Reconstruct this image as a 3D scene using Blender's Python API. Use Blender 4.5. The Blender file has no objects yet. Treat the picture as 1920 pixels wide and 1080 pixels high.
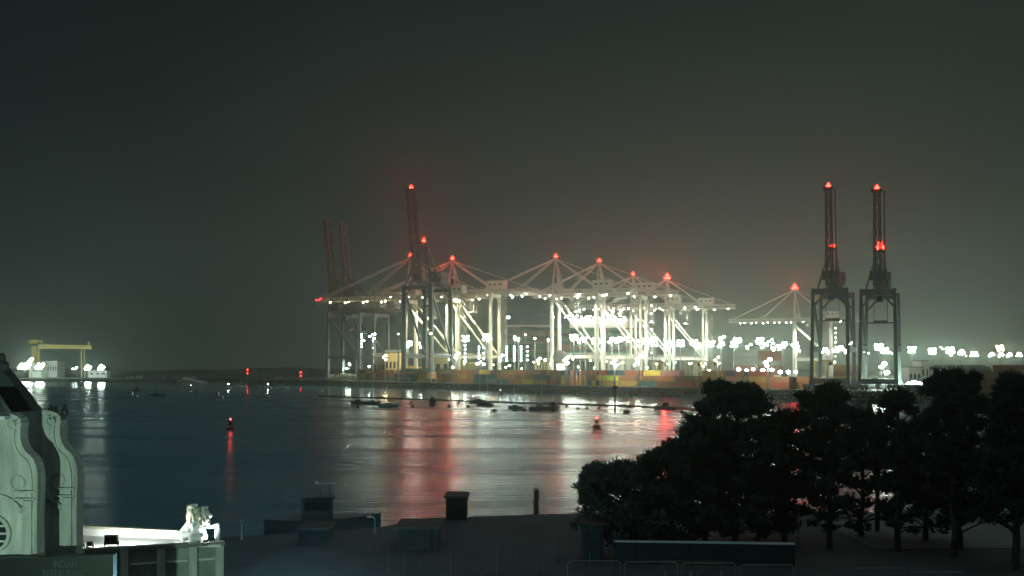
import bpy, bmesh, math, random
import numpy as np
from mathutils import Vector, Matrix
R = math.radians
random.seed(7)
SC = bpy.context.scene
COL = SC.collection

# ------------------------------------------------------------------ camera
FPX, HZ, CH = 2059.0, 690.0, 13.0          # focal length in photo pixels, horizon row, eye height
cam_d = bpy.data.cameras.new('camera'); cam = bpy.data.objects.new('camera', cam_d); COL.objects.link(cam)
cam.location = (0, 0, CH); cam.rotation_euler = (R(90), 0, 0)
cam_d.sensor_width = 36; cam_d.lens = 36*FPX/1920; cam_d.shift_y = 150/1920
cam_d.clip_start = 0.5; cam_d.clip_end = 9000
SC.camera = cam
SC.view_settings.view_transform = 'Standard'; SC.view_settings.look = 'None'
SC.view_settings.exposure = 0; SC.view_settings.gamma = 1
SC.cycles.use_denoising = True
SC.cycles.max_bounces = 6; SC.cycles.volume_bounces = 0; SC.cycles.diffuse_bounces = 2
SC.cycles.glossy_bounces = 3; SC.cycles.transmission_bounces = 2; SC.cycles.transparent_max_bounces = 4
SC.cycles.sample_clamp_indirect = 4; SC.cycles.use_light_tree = True
SC.cycles.caustics_reflective = False

# ------------------------------------------------------------------ night sky
world = bpy.data.worlds.new('World'); SC.world = world; world.use_nodes = True
nt = world.node_tree; nt.nodes.clear()
def N(nt, t, **k):
    n = nt.nodes.new(t)
    for a, b in k.items():
        if a == 'v':
            for i, x in b.items(): n.inputs[i].default_value = x
        else: setattr(n, a, b)
    return n
def L(nt, a, ai, b, bi): nt.links.new(a.outputs[ai], b.inputs[bi])
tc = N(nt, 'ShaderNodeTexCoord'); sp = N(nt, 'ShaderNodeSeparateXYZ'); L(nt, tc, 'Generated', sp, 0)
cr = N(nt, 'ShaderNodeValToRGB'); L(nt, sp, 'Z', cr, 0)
SKY = [(0.0, (.052, .066, .059)), (0.06, (.037, .049, .044)), (0.16, (.021, .029, .027)), (0.33, (.0105, .0165, .016)), (0.52, (.075, .105, .112)), (1.0, (.10, .14, .15))]  # top stops, above the view, are brightened to fill the dark foreground
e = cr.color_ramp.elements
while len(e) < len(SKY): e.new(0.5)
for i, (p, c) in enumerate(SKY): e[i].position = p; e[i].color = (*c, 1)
ax = N(nt, 'ShaderNodeMapRange', v={1: -0.42, 2: 0.42, 3: 0.60, 4: 1.12}); L(nt, sp, 'X', ax, 0)
mx = N(nt, 'ShaderNodeVectorMath', operation='SCALE'); L(nt, cr, 0, mx, 0); L(nt, ax, 0, mx, 'Scale')
tr = N(nt, 'ShaderNodeValToRGB'); axm = N(nt, 'ShaderNodeMapRange', v={1: -0.5, 2: 0.5, 3: 0, 4: 1}); L(nt, sp, 'X', axm, 0); L(nt, axm, 0, tr, 0)
tr.color_ramp.elements[0].color = (.84, 1.0, 1.05, 1); tr.color_ramp.elements[1].color = (1.04, 1.02, .92, 1)
mt = N(nt, 'ShaderNodeVectorMath', operation='MULTIPLY'); L(nt, mx, 0, mt, 0); L(nt, tr, 0, mt, 1)
wn = N(nt, 'ShaderNodeTexNoise', v={'Scale': 2.2, 'Detail': 4, 'Roughness': .5}); wm = N(nt, 'ShaderNodeMapping'); wm.inputs['Scale'].default_value = (1, 1, 3.2); L(nt, tc, 'Generated', wm, 0); L(nt, wm, 0, wn, 'Vector')
wr = N(nt, 'ShaderNodeMapRange', v={1: .3, 2: .7, 3: .86, 4: 1.14}); L(nt, wn, 'Fac', wr, 0); m2 = N(nt, 'ShaderNodeVectorMath', operation='SCALE'); L(nt, mt, 0, m2, 0); L(nt, wr, 0, m2, 'Scale')
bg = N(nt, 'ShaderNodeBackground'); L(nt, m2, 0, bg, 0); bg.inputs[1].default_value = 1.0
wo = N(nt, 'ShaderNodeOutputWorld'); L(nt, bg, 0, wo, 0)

# ------------------------------------------------------------------ materials
MATS = {}
def mat(name, col, rough=.6, metal=0, var=.25, scale=.6, bump=0, obj=False):
    if name in MATS: return MATS[name]
    m = bpy.data.materials.new(name); m.use_nodes = True; t = m.node_tree; b = t.nodes['Principled BSDF']
    b.inputs['Roughness'].default_value = rough; b.inputs['Metallic'].default_value = metal
    tc = N(t, 'ShaderNodeTexCoord'); no = N(t, 'ShaderNodeTexNoise', v={'Scale': scale, 'Detail': 6, 'Roughness': .65}); L(t, tc, 'Object', no, 'Vector')
    mr = N(t, 'ShaderNodeMapRange', v={1: .3, 2: .7, 3: 1-var, 4: 1+var}); L(t, no, 'Fac', mr, 0)
    sc = N(t, 'ShaderNodeVectorMath', operation='SCALE'); L(t, mr, 0, sc, 'Scale')
    if obj:
        oi = N(t, 'ShaderNodeObjectInfo'); L(t, oi, 'Color', sc, 0)
    else: sc.inputs[0].default_value = col
    L(t, sc, 0, b, 'Base Color')
    if bump:
        bp = N(t, 'ShaderNodeBump', v={'Strength': .5, 'Distance': bump}); L(t, no, 'Fac', bp, 'Height'); L(t, bp, 0, b, 'Normal')
    MATS[name] = m; return m
def lamp(name, col, s):
    m = bpy.data.materials.new(name); m.use_nodes = True; t = m.node_tree; t.nodes.clear()
    e = N(t, 'ShaderNodeEmission', v={0: (*col, 1), 1: s}); o = N(t, 'ShaderNodeOutputMaterial'); L(t, e, 0, o, 0)
    MATS[name] = m; return m
mat('cream_steel', (.62, .60, .50), .5, .0, .12, .15)
mat('white_steel', (.66, .65, .57), .5, .0, .12, .15)
mat('dark_steel', (.13, .17, .17), .5, .0, .2, .2)
mat('grey_steel', (.17, .20, .195), .5, .0, .2, .2)
mat('black_metal', (.03, .03, .03), .5)
mat('galvanised', (.30, .31, .31), .45, .4, .2, 2)
mat('yellow_steel', (.58, .44, .15), .5, 0, .15, .1)
mat('container_paint', (1, 1, 1), .55, 0, .16, .35, obj=True)
mat('container_edge', (.20, .19, .18), .6)
mat('concrete', (.22, .22, .20), .9, 0, .3, .25, .01)
mat('concrete_dark', (.045, .055, .05), .9, 0, .35, .2, .02)
mat('wharf_concrete', (.09, .095, .095), .9, 0, .3, .25, .01)
mat('tarmac', (.05, .052, .05), .85, 0, .25, .4, .01)
mat('yard_tarmac', (.10, .10, .09), .8, 0, .3, .08)
mat('grass', (.030, .045, .022), .95, 0, .4, 1.2, .03)
mat('shore_dark', (.035, .045, .035), .95, 0, .4, .05)
mat('rubble', (.24, .25, .20), .95, 0, .5, .8, .2)
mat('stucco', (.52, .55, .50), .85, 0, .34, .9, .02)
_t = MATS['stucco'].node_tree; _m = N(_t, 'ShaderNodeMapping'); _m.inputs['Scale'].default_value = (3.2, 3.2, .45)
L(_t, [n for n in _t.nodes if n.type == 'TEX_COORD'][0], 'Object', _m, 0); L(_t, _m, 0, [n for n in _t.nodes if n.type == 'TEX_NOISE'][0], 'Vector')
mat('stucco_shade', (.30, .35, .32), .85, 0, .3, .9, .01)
mat('slate_roof', (.045, .055, .05), .7, 0, .3, 3, .01)
mat('white_paint', (.78, .79, .76), .45, 0, .06, 1)
mat('gold_paint', (.66, .62, .46), .4, .3, .15, 6)
mat('stone_white', (.76, .77, .76), .6, 0, .08, 5, .004)
mat('sign_green', (.005, .012, .011), .5)
mat('sign_letter', (.06, .075, .075), .5)
mat('bark', (.07, .055, .04), .95, 0, .35, 5, .02)
mat('pine_needles', (.052, .070, .052), .8, 0, .35, 1.5)
mat('twig', (.10, .085, .06), .9, 0, .3, 3)
mat('hull_white', (.62, .66, .66), .35, 0, .1, 1)
mat('hull_dark', (.12, .17, .18), .4, 0, .2, 1)
mat('canvas_blue', (.05, .14, .17), .9)
mat('alloy_mast', (.45, .46, .46), .4, .5)
mat('window_glass', (.03, .04, .05), .1)
mat('ship_hull', (.03, .09, .07), .5, 0, .2, .05)
mat('ship_blue', (.035, .10, .15), .5, 0, .15, .05)
mat('ship_white', (.75, .76, .72), .5, 0, .06, .05)
mat('buoy_red', (.42, .04, .03), .5)
mat('buoy_dark', (.04, .04, .04), .6)
mat('timber_black', (.025, .03, .03), .9, 0, .4, 2)
mat('timber', (.10, .085, .065), .9, 0, .3, 2)
mat('shed_yellow', (.62, .52, .25), .6, 0, .1, .1)
mat('shed_grey', (.25, .25, .22), .7, 0, .12, .1)
K_ = .86
lamp('lamp_cool', (.78, 1, .88), 146*K_)
lamp('lamp_white', (.90, 1, .78), 200*K_)
lamp('lamp_warm', (1, .84, .46), 210*K_)
lamp('lamp_amber', (1, .62, .22), 120*K_)
lamp('lamp_small', (.93, 1, .78), 120*K_)
lamp('lamp_yellowish', (1, .86, .50), 130*K_)
lamp('lamp_boom', (.95, 1, .80), 230*K_)
lamp('lamp_glare', (.82, 1, .84), 135*K_)
lamp('lamp_strip', (.75, 1, .95), 60*K_)
lamp('lamp_red', (1, .006, .004), 120)
lamp('lamp_red_soft', (1, .02, .02), 60)
lamp('lamp_mini', (.85, 1, .9), 25)
lamp('lamp_blue', (.45, .85, 1), 260)

# ------------------------------------------------------------------ mesh helpers
class MB:
    def __init__(s): s.v = []; s.f = []; s.m = []
    def face(s, pts, m=0):
        i = len(s.v); s.v += [tuple(p) for p in pts]; s.f.append(tuple(range(i, i+len(pts)))); s.m.append(m)
    def hexa(s, P, m=0):                                    # P: 4 bottom then 4 top, counter-clockwise from above
        i = len(s.v); s.v += [tuple(p) for p in P]
        for f in ((3, 2, 1, 0), (4, 5, 6, 7), (0, 1, 5, 4), (1, 2, 6, 5), (2, 3, 7, 6), (3, 0, 4, 7)):
            s.f.append(tuple(i+k for k in f)); s.m.append(m)
    def box(s, c, d, m=0, rz=0):
        x, y, z = d[0]/2, d[1]/2, d[2]/2; ca, sa = math.cos(rz), math.sin(rz)
        P = [(c[0]+a*x*ca-b*y*sa, c[1]+a*x*sa+b*y*ca, c[2]+g*z) for g in (-1, 1) for a, b in ((-1, -1), (1, -1), (1, 1), (-1, 1))]
        s.hexa(P, m)
    def beam(s, p, q, w, h=None, m=0, w2=None, h2=None):
        h = h or w; w2 = w2 or w; h2 = h2 or h
        p, q = Vector(p), Vector(q); d = (q-p).normalized()
        up = Vector((0, 0, 1)) if abs(d.z) < .95 else Vector((1, 0, 0))
        a = d.cross(up).normalized(); b = a.cross(d).normalized()
        P = [o + a*(i*ww/2) + b*(j*hh/2) for o, ww, hh in ((p, w, h), (q, w2, h2)) for i, j in ((-1, -1), (-1, 1), (1, 1), (1, -1))]
        s.hexa(P, m)
    def tube(s, p, q, r0, r1=None, n=7, m=0):
        r1 = r0 if r1 is None else r1
        p, q = Vector(p), Vector(q); d = (q-p).normalized()
        up = Vector((0, 0, 1)) if abs(d.z) < .95 else Vector((1, 0, 0))
        a = d.cross(up).normalized(); b = d.cross(a); i = len(s.v)
        for o, r in ((p, r0), (q, r1)):
            for k in range(n):
                t = 2*math.pi*k/n; s.v.append(tuple(o + a*math.cos(t)*r + b*math.sin(t)*r))
        for k in range(n):
            l = (k+1) % n; s.f.append((i+k, i+l, i+n+l, i+n+k)); s.m.append(m)
        s.f.append(tuple(i+k for k in range(n))[::-1]); s.f.append(tuple(i+n+k for k in range(n))); s.m += [m, m]
    def ball(s, c, r, m=0, n=8, k=5, sq=(1, 1, 1), rot=None):
        i = len(s.v)
        def put(x, y, z):
            v = Vector((x*r*sq[0], y*r*sq[1], z*r*sq[2]))
            if rot is not None: v = rot @ v
            s.v.append((c[0]+v.x, c[1]+v.y, c[2]+v.z))
        put(0, 0, 1)
        for a in range(1, k):
            t = math.pi*a/k
            for b in range(n): u = 2*math.pi*b/n; put(math.sin(t)*math.cos(u), math.sin(t)*math.sin(u), math.cos(t))
        put(0, 0, -1); last = len(s.v)-1
        for b in range(n): s.f.append((i, i+1+b, i+1+(b+1) % n)); s.m.append(m)
        for a in range(k-2):
            for b in range(n):
                o = i+1+a*n; s.f.append((o+b, o+n+b, o+n+(b+1) % n, o+(b+1) % n)); s.m.append(m)
        o = i+1+(k-2)*n
        for b in range(n): s.f.append((last, o+(b+1) % n, o+b)); s.m.append(m)
    def prism(s, pts, off, m=0):                            # closed outline swept by off
        off = Vector(off); n = len(pts); A = [Vector(p) for p in pts]; B = [p+off for p in A]; i = len(s.v)
        s.v += [tuple(p) for p in A+B]
        s.f.append(tuple(i+k for k in range(n))[::-1]); s.f.append(tuple(i+n+k for k in range(n))); s.m += [m, m]
        for k in range(n):
            l = (k+1) % n; s.f.append((i+k, i+l, i+n+l, i+n+k)); s.m.append(m)
    def truss(s, p, q, w, h, n, ch=.45, dg=.28, m=0):       # lattice girder
        p, q = Vector(p), Vector(q); d = (q-p).normalized()
        up = Vector((0, 0, 1)) if abs(d.z) < .9 else Vector((1, 0, 0))
        a = d.cross(up).normalized(); b = a.cross(d).normalized()
        C = [(a*i*w/2 + b*j*h/2) for i, j in ((-1, -1), (1, -1), (1, 1), (-1, 1))]
        for c in C: s.beam(p+c, q+c, ch, ch, m)
        for k in range(n):
            u, v = p+(q-p)*(k/n), p+(q-p)*((k+1)/n)
            for x in range(4):
                y = (x+1) % 4
                if k % 2: x, y = y, x
                s.beam(u+C[x], v+C[y], dg, dg, m)
            s.beam(u+C[0], u+C[1], dg, dg, m); s.beam(u+C[2], u+C[3], dg, dg, m)
    def mesh(s, name, mats):
        me = bpy.data.meshes.new(name); me.from_pydata(s.v, [], s.f)
        for k in mats: me.materials.append(MATS[k])
        me.polygons.foreach_set('material_index', s.m); me.update()
        return me
    def build(s, name, mats, parent=None, smooth=False):
        o = bpy.data.objects.new(name, s.mesh(name, mats if isinstance(mats, (list, tuple)) else [mats])); COL.objects.link(o)
        if parent is not None: o.parent = parent
        if smooth: o.data.polygons.foreach_set('use_smooth', [True]*len(o.data.polygons))
        return o
def thing(name, label, cat, loc=(0, 0, 0), rz=0, group=None):
    o = bpy.data.objects.new(name, None); COL.objects.link(o); o.location = loc; o.rotation_euler = (0, 0, rz); o.empty_display_size = .5
    o['label'] = label; o['category'] = cat
    if group: o['group'] = group
    return o
def tag(o, label, cat, group=None):
    o['label'] = label; o['category'] = cat
    if group: o['group'] = group
    return o
def struct(o): o['kind'] = 'structure'; return o
def child(name, me, parent, loc=(0, 0, 0), rz=0):
    o = bpy.data.objects.new(name, me); COL.objects.link(o); o.parent = parent; o.location = loc; o.rotation_euler = (0, 0, rz); return o
def W(px, py, D): return Vector(((px-960)/FPX*D, D, CH-(py-HZ)/FPX*D))
def GX(px, D): return (px-960)/FPX*D
def DW(py, z=0): return (CH-z)*FPX/(py-HZ)
ORD = 'first second third fourth fifth sixth seventh eighth ninth tenth eleventh twelfth thirteenth fourteenth fifteenth sixteenth seventeenth eighteenth nineteenth twentieth'.split()
TENS = ['', '', 'twenty', 'thirty', 'forty', 'fifty', 'sixty']
def ordn(i):                                                # 0-based
    if i < 20: return ORD[i]
    t, u = divmod(i+1, 10)
    return (TENS[t]+'-'+ORD[u-1]) if u else TENS[t][:-1]+'ieth'
def point(name, loc, col, energy, r, parent=None):
    d = bpy.data.lights.new(name, 'POINT'); d.color = col; d.energy = energy; d.shadow_soft_size = r
    o = bpy.data.objects.new(name, d); COL.objects.link(o); o.location = loc
    if parent is not None: o.parent = parent
    return o

# ------------------------------------------------------------------ setting: water, yard, shores
def water_mat():
    m = bpy.data.materials.new('water'); m.use_nodes = True; t = m.node_tree; b = t.nodes['Principled BSDF']
    b.inputs['Base Color'].default_value = (.055, .20, .26, 1); b.inputs['IOR'].default_value = 1.33
    tc = N(t, 'ShaderNodeTexCoord')
    mp = N(t, 'ShaderNodeMapping'); mp.inputs['Scale'].default_value = (.010, .045, 1); L(t, tc, 'Object', mp, 0)
    n1 = N(t, 'ShaderNodeTexNoise', v={'Scale': 1, 'Detail': 4, 'Roughness': .6}); L(t, mp, 0, n1, 'Vector')
    rr = N(t, 'ShaderNodeMapRange', v={1: .35, 2: .65, 3: .215, 4: .30}); L(t, n1, 'Fac', rr, 0)
    # calmer water in the lee of the floating breakwater (a line across the fairway)
    sp = N(t, 'ShaderNodeSeparateXYZ'); L(t, tc, 'Object', sp, 0)
    ma = N(t, 'ShaderNodeMath', operation='MULTIPLY_ADD', v={1: 1.10}); L(t, sp, 'X', ma, 0); L(t, sp, 'Y', ma, 2)
    cm = N(t, 'ShaderNodeMapRange', v={1: 385, 2: 425, 3: 0, 4: 1}); L(t, ma, 0, cm, 0)
    mx = N(t, 'ShaderNodeMix', v={3: .14}); L(t, cm, 0, mx, 0); L(t, rr, 0, mx, 2); L(t, mx, 0, b, 'Roughness')
    mp2 = N(t, 'ShaderNodeMapping'); mp2.inputs['Scale'].default_value = (.22, .9, 1); L(t, tc, 'Object', mp2, 0)
    n2 = N(t, 'ShaderNodeTexNoise', v={'Scale': 1, 'Detail': 5, 'Roughness': .6}); L(t, mp2, 0, n2, 'Vector')
    st = N(t, 'ShaderNodeMapRange', v={1: 0, 2: 1, 3: .095, 4: .02}); L(t, cm, 0, st, 0)
    bp = N(t, 'ShaderNodeBump', v={'Distance': 1.0}); L(t, st, 0, bp, 'Strength'); L(t, n2, 'Fac', bp, 'Height'); L(t, bp, 0, b, 'Normal')
    MATS['water'] = m
water_mat()
def sheet(name, pts, z, m, depth=None):
    b = MB()
    if depth: b.prism([(x, y, z) for x, y in pts][::-1], (0, 0, -depth))
    else: b.face([(x, y, z) for x, y in pts])
    return struct(b.build(name, m))
sheet('water', [(-2400, -120), (2400, -120), (2400, 2900), (-2400, 2900)], 0, 'water')
ZQ = 4.0
EDGE = [(-143, 823), (-94, 744), (32, 557), (89, 486), (174, 382), (260, 277), (330, 190)]
yard_pts = EDGE + [(900, 190), (1500, 700), (1500, 2200), (260, 2200), (260, 1050), (-200, 1050), (-205, 850), (-160, 835)]
sheet('ground_yard', yard_pts, ZQ, 'yard_tarmac', 5.5)
b = MB()                                                    # dark rock armour in front of the quay
random.seed(3)
for (x0, y0), (x1, y1) in zip(EDGE[:-1], EDGE[1:]):
    n = int(math.hypot(x1-x0, y1-y0)/2.2)
    for k in range(n):
        t = k/n; x, y = x0+(x1-x0)*t, y0+(y1-y0)*t
        for j in range(3):
            r = random.uniform(.9, 1.7)
            b.ball((x-.8*j*1.4+random.uniform(-.6, .6), y-.6*j*1.4+random.uniform(-.6, .6), 3.0-j*1.35), r, 0, 5, 3, (1, 1, .7))
struct(b.build('quay_embankment', 'concrete_dark'))
# far shore on the left and low hills all round the horizon
sheet('shore_far', [(-2300, 1100), (-900, 1105), (-620, 1080), (-420, 1060), (-330, 1045), (-240, 1060), (-200, 1120), (-200, 2300), (-2300, 2300)], 3.0, 'shore_dark', 4)
sheet('jetty', [(-392, 1020), (-300, 985), (-291, 1003), (-386, 1040)], 3.4, 'concrete', 3.0)
b = MB()
for i in range(60):
    x = -2300+i*78; z = 10+3*math.sin(i*.9)+2*math.sin(i*2.3); z2 = 10+3*math.sin((i+1)*.9)+2*math.sin((i+1)*2.3)
    b.hexa([(x, 2350, -.5), (x+78, 2350, -.5), (x+78, 2800, -.5), (x, 2800, -.5), (x, 2480, z), (x+78, 2480, z2), (x+78, 2640, z2), (x, 2640, z)])
struct(b.build('hills', 'shore_dark'))
# near shore: a park and a wharf
SH = [(-80, 30), (-60, 60), (-19, 71), (-9, 76), (-6, 80.5), (8, 84), (60, 83), (110, 90), (110, -30), (-80, -30)]
sheet('ground_park', SH, 2.0, 'wharf_concrete', 4)
sheet('lawn', [(8, 54), (60, 60), (105, 62), (105, 20), (8, 20)], 2.02, 'grass')
sheet('path', [(22, 66.5), (60, 69), (105, 72), (105, 83), (60, 78), (22, 79)], 2.02, 'concrete')

# ------------------------------------------------------------------ lamps
def lens_mesh(name, m, r=.5):
    b = MB(); b.ball((0, 0, 0), r, 1, 7, 4, (1, 1, .8)); b.box((0, 0, r*.95), (r*2.2, r*1.6, r*.45), 0); return b.mesh(name, ['black_metal', m])
LENS = {k: lens_mesh('floodlight_'+k, 'lamp_'+k, r) for k, r in (('cool', .7), ('white', .78), ('boom', .42), ('warm', .6), ('small', .38), ('yellowish', .5), ('glare', 1.05), ('amber', .4), ('strip', .5), ('mini', .16), ('red_soft', .35))}
def red_light(parent, loc, p=1.0, r=.55):
    if p > 2: r = 1.2
    b = MB(); b.box((0, 0, -r-.25), (r*6, r*6, .15), 0); b.tube((0, 0, -r-.2), (0, 0, r*1.8), r*.25, r*.25, 8, 0)  # wide plate added to keep the red light off the steel below
    for dx, dy, dz in ((1.3, 0, 0), (-1.3, 0, 0), (0, 1.3, 0), (0, -1.3, 0), (0, 0, 2.1)): b.ball((dx*r, dy*r, dz*r), r, 1, 8, 5)
    o = b.build('warning_light', ['black_metal', 'lamp_red'], parent); o.location = loc
    if p > 0: point('red_lamp', (loc[0], loc[1], loc[2]+r*3+.5), (1, .004, .004), 20000*p, .3, parent)
    return o

# ------------------------------------------------------------------ ship-to-shore cranes
def crane(label, px, D, rot, by, ay, gauge=33, rail=18, boom=66, back=26, up=None, m='white_steel', lm='white', nl=9, red=1., house=(13, 8, 5.5),
          leg=2.1, sill=3.2, stairs=True, lit_legs=False, redtop=None, trolley=.5, group='gantry cranes with lowered booms', truss=True, base=ZQ, gw=3.0, ax=0., rr=None, down=0, th=1.):
    t = thing('gantry_crane', label, 'crane', (GX(px, D), D, base), rot, group)
    zb = CH+(HZ-by)/FPX*D-base; za = CH+(HZ-ay)/FPX*D-base; h = rail/2
    for x in (0, -gauge):
        for s in (-1, 1):
            b = MB(); b.beam((x, s*h, sill), (x, s*(h-.6), zb), leg*1.15, leg, 0, leg, leg*.8)
            b.box((x, s*h, sill-.3), (leg*1.5, leg*1.5, 1.6)); lg = b.build('leg', m, t)
            b = MB(); b.box((x, s*h, 1.7), (1.3, 7.0, 1.1))
            for k in (-2.6, -1.0, 1.0, 2.6): b.tube((x-.35, s*h+k, .62), (x+.35, s*h+k, .62), .6, .6, 10, 1)
            b.build('bogie', [m, 'black_metal'], lg)
        b = MB(); b.box((x, 0, sill+.2), (leg*.8, rail-leg*1.2, 2.0)); b.build('sill_beam', m, t)
        b = MB(); b.box((x, 0, zb-1.4), (leg*.9, rail-leg, 2.4))
        for s in (-1, 1): b.beam((x, s*(h-1), zb-7), (x, s*(h-5), zb-2.6), .8, .8)
        b.build('cross_beam', m, t)
    for s in (-1, 1):
        zp = 17.0
        b = MB(); b.box((-gauge/2, s*(h-.2), zp), (gauge-leg, 1.5, 2.2))
        for k in range(8): b.beam((-gauge+2+k*4, s*(h-.2), zp+1.1), (-gauge+2+k*4, s*(h-.2), zp+2.2), .12)
        b.beam((-gauge+1, s*(h-.2), zp+2.2), (-1, s*(h-.2), zp+2.2), .14); b.build('portal_beam', m, t)
        b = MB(); b.beam((-1.0, s*(h-.5), zb-4), (-gauge+1.2, s*(h-.3), zp+2), 1.15); b.build('brace', m, t)
    b = MB(); x0 = -gauge-back                                # fixed girder over the portal
    for s in (-1, 1):
        if truss: b.truss((x0, s*gw, zb+1.4), (-.5, s*gw, zb+1.4), 1.2, 3.0, int((gauge+back)/3.6))
        else: b.box(((x0-.5)/2, s*gw, zb+1.2), (-x0-.5, 1.3, 3.0))
    for k in range(8): b.box((x0+k*(-x0)/8+1, 0, zb+2.2), (.5, 5.0, .5))
    b.box((x0/2, gw+1.6, zb+.2), (-x0, .9, .15)); b.beam((x0, 5.0, zb+1.3), (0, 5.0, zb+1.3), .1); b.build('main_girder', m, t)
    b = MB()                                                # boom, lowered or raised
    a = R(up) if up else 0
    ca, sa = math.cos(a), math.sin(a); Z0 = zb+1.4
    P = lambda u, y, v: (u*ca-v*sa, y, Z0+u*sa+v*ca)
    for s in (-1, 1):
        if truss or up: b.truss(P(.8, s*gw, 0), P(boom, s*(gw if th == 1 else gw*.75), 0), 1.2*th, 2.8 if not up else 2.2, int(boom/3.6), (.5 if up else .45)*(.4+.6*th), .3*(.3+.7*th))
        else: b.beam(P(.8, s*gw, 0), P(boom, s*gw, 0), 1.3, 3.0)
    for k in range(int(boom/6)+1): b.beam(P(1.5+k*6, -gw+.6, .8), P(1.5+k*6, gw-.6, .8), .5)
    if up:
        for k in range(int(boom/6)): b.beam(P(1.5+k*6, -gw+.6, .8), P(7.5+k*6, gw-.6, .8), .3)
        b.beam(P(boom, -gw-1, 0), P(boom, gw+1, 0), 1.2, 1.6)
    b.beam(P(1, gw+1.6, -1.2), P(boom, gw+1.6, -1.2), .5, .12); b.build('boom', m, t)
    b = MB()                                                # A-frame to the apex
    for s in (-1, 1):
        b.beam((0, s*(h-1)*(.75 if th < 1 else 1), zb), (ax, s*1.2, za-1.4), 1.1*th, 1.1*th, 0, .8*th, .8*th)
        b.beam((-5.5, s*3.4*th, zb+2.6), (ax, s*1.2, za-2.2), .7*th)
    for k in (.25, .5, .75): y = (h-1)*(1-k)+1.2*k; b.beam((ax*k, -y*(.75 if th < 1 else 1), zb+(za-zb)*k), (ax*k, y*(.75 if th < 1 else 1), zb+(za-zb)*k), .5*th)
    b.box((ax, 0, za-1.5), (3.2, 4.2, .5)); b.box((ax, 0, za-.9), (1.4, 2.4, .9))
    for s in (-1, 1): b.beam((ax+1.5, s*2, za-1.4), (ax+1.5, s*2, za-.2), .1); b.beam((ax-1.5, s*2, za-1.4), (ax-1.5, s*2, za-.2), .1)
    b.build('apex_frame', m, t)
    for s in (-1, 1):
        b = MB(); b.beam((ax-.8, s*1.6, za-1.8), (-gauge+1, s*gw, zb+3.2), th, th); b.build('backstay', m, t)
        b = MB(); b.beam((ax-.8, s*1.4, za-1.5), (x0+3, s*gw, zb+3.2), .45); b.build('tie_bar', m, t)
        if not up:
            for u, w in ((boom*.48, .5), (boom*.92, .62)):
                b = MB(); b.beam((ax+.9, s*1.4, za-1.5), (u, s*gw, zb+3.4), w)
                b.beam((u-3.5, s*gw, zb+2.8), (u, s*gw, zb+6.6), .22); b.beam((u+3.5, s*gw, zb+2.8), (u, s*gw, zb+6.6), .22)
                b.build('forestay', m, t)
        else:
            b = MB(); q = P(boom*.42, s*gw, 1.2); b.beam((ax+.6, s*1.4, za-1.5), q, .4); b.build('forestay', m, t); b = MB(); b.beam((-2, s*2.2, zb+12), P(boom*.25, s*gw, 1.2), .3); b.build('forestay', m, t)
    b = MB(); hx = -gauge-1.5; b.box((hx, 0, zb+3.4+house[2]/2), house); b.box((hx, 0, zb+3.5+house[2]), (house[0]+.8, house[1]+.8, .3))
    for k in (-.3, 0, .3): b.box((hx+house[0]*k, -house[1]/2-.04, zb+3.4+house[2]*.55), (1.6, .1, 1.2), 1); b.box((hx+house[0]*k, house[1]/2+.04, zb+3.4+house[2]*.55), (1.6, .1, 1.2), 1)
    b.build('machinery_house', [m, 'black_metal'], t)
    b = MB(); b.box((-2.5, 0, zb+5.2), (5.5, 6.4, 3.4)); b.box((-2.5, 0, zb+7.0), (6.1, 7, .25)); b.build('hoist_cabin', m, t)
    tx = -gauge*trolley
    b = MB(); b.box((tx, 0, zb-1.2), (6.5, 7.5, 1.0)); b.box((tx+4.8, 0, zb-3.4), (2.4, 2.6, 2.8)); b.box((tx+6.03, 0, zb-3.3), (.06, 2.1, 1.6), 1)
    zs = zb-13
    for i in (-1, 1):
        for j in (-1, 1): b.beam((tx+i*1.2, j*2.6, zb-1.6), (tx+i*1.2, j*2.6, zs+1), .1)
    b.box((tx, 0, zs+.6), (2.2, 5.5, .8)); b.box((tx, 0, zs), (1.2, 12.2, .5)); b.box((tx, 6, zs), (2.4, .4, .6)); b.box((tx, -6, zs), (2.4, .4, .6))
    b.build('trolley', [m, 'window_glass'], t)
    if stairs:
        b = MB(); y = -(h+1.6); n = int((zb-19)/4.2); x1 = -gauge-1.2
        for k in range(n):
            z = 19+k*4.2; a0, a1 = (0, 3.4) if k % 2 else (3.4, 0)
            b.beam((x1-a0, y, z), (x1-a1, y, z+4.2), .8, .25); b.box((x1-1.7, y, z), (4.2, 1.4, .15))
            b.beam((x1-a0, y-.5, z+1.1), (x1-a1, y-.5, z+5.3), .1)
        for dx in (0, 3.6): b.beam((x1-dx, y, 18), (x1-dx, y, 19+n*4.2), .25)
        b.build('stair_tower', m, t)
    me = LENS.get(lm)
    if me:
        n = nl
        if not up:
            for k in range(n): child('floodlight', me, t, (3+k*(boom-8)/n, (-1)**k*4.2, zb-.9))
        for k in range(max(3, int(nl*.7))): child('floodlight', me, t, (-gauge-back*.8+k*(gauge+back)*.9/max(3, int(nl*.7)), (-1)**k*4.4, zb-.9))
    if lit_legs:
        for k in range(7): child('floodlight', LENS['small'], t, (-gauge-3.6, -(h+1.6), 20+k*(zb-24)/6.5))
    if red: red_light(t, (ax, 0, za+.4), red, rr or .55)
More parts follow.
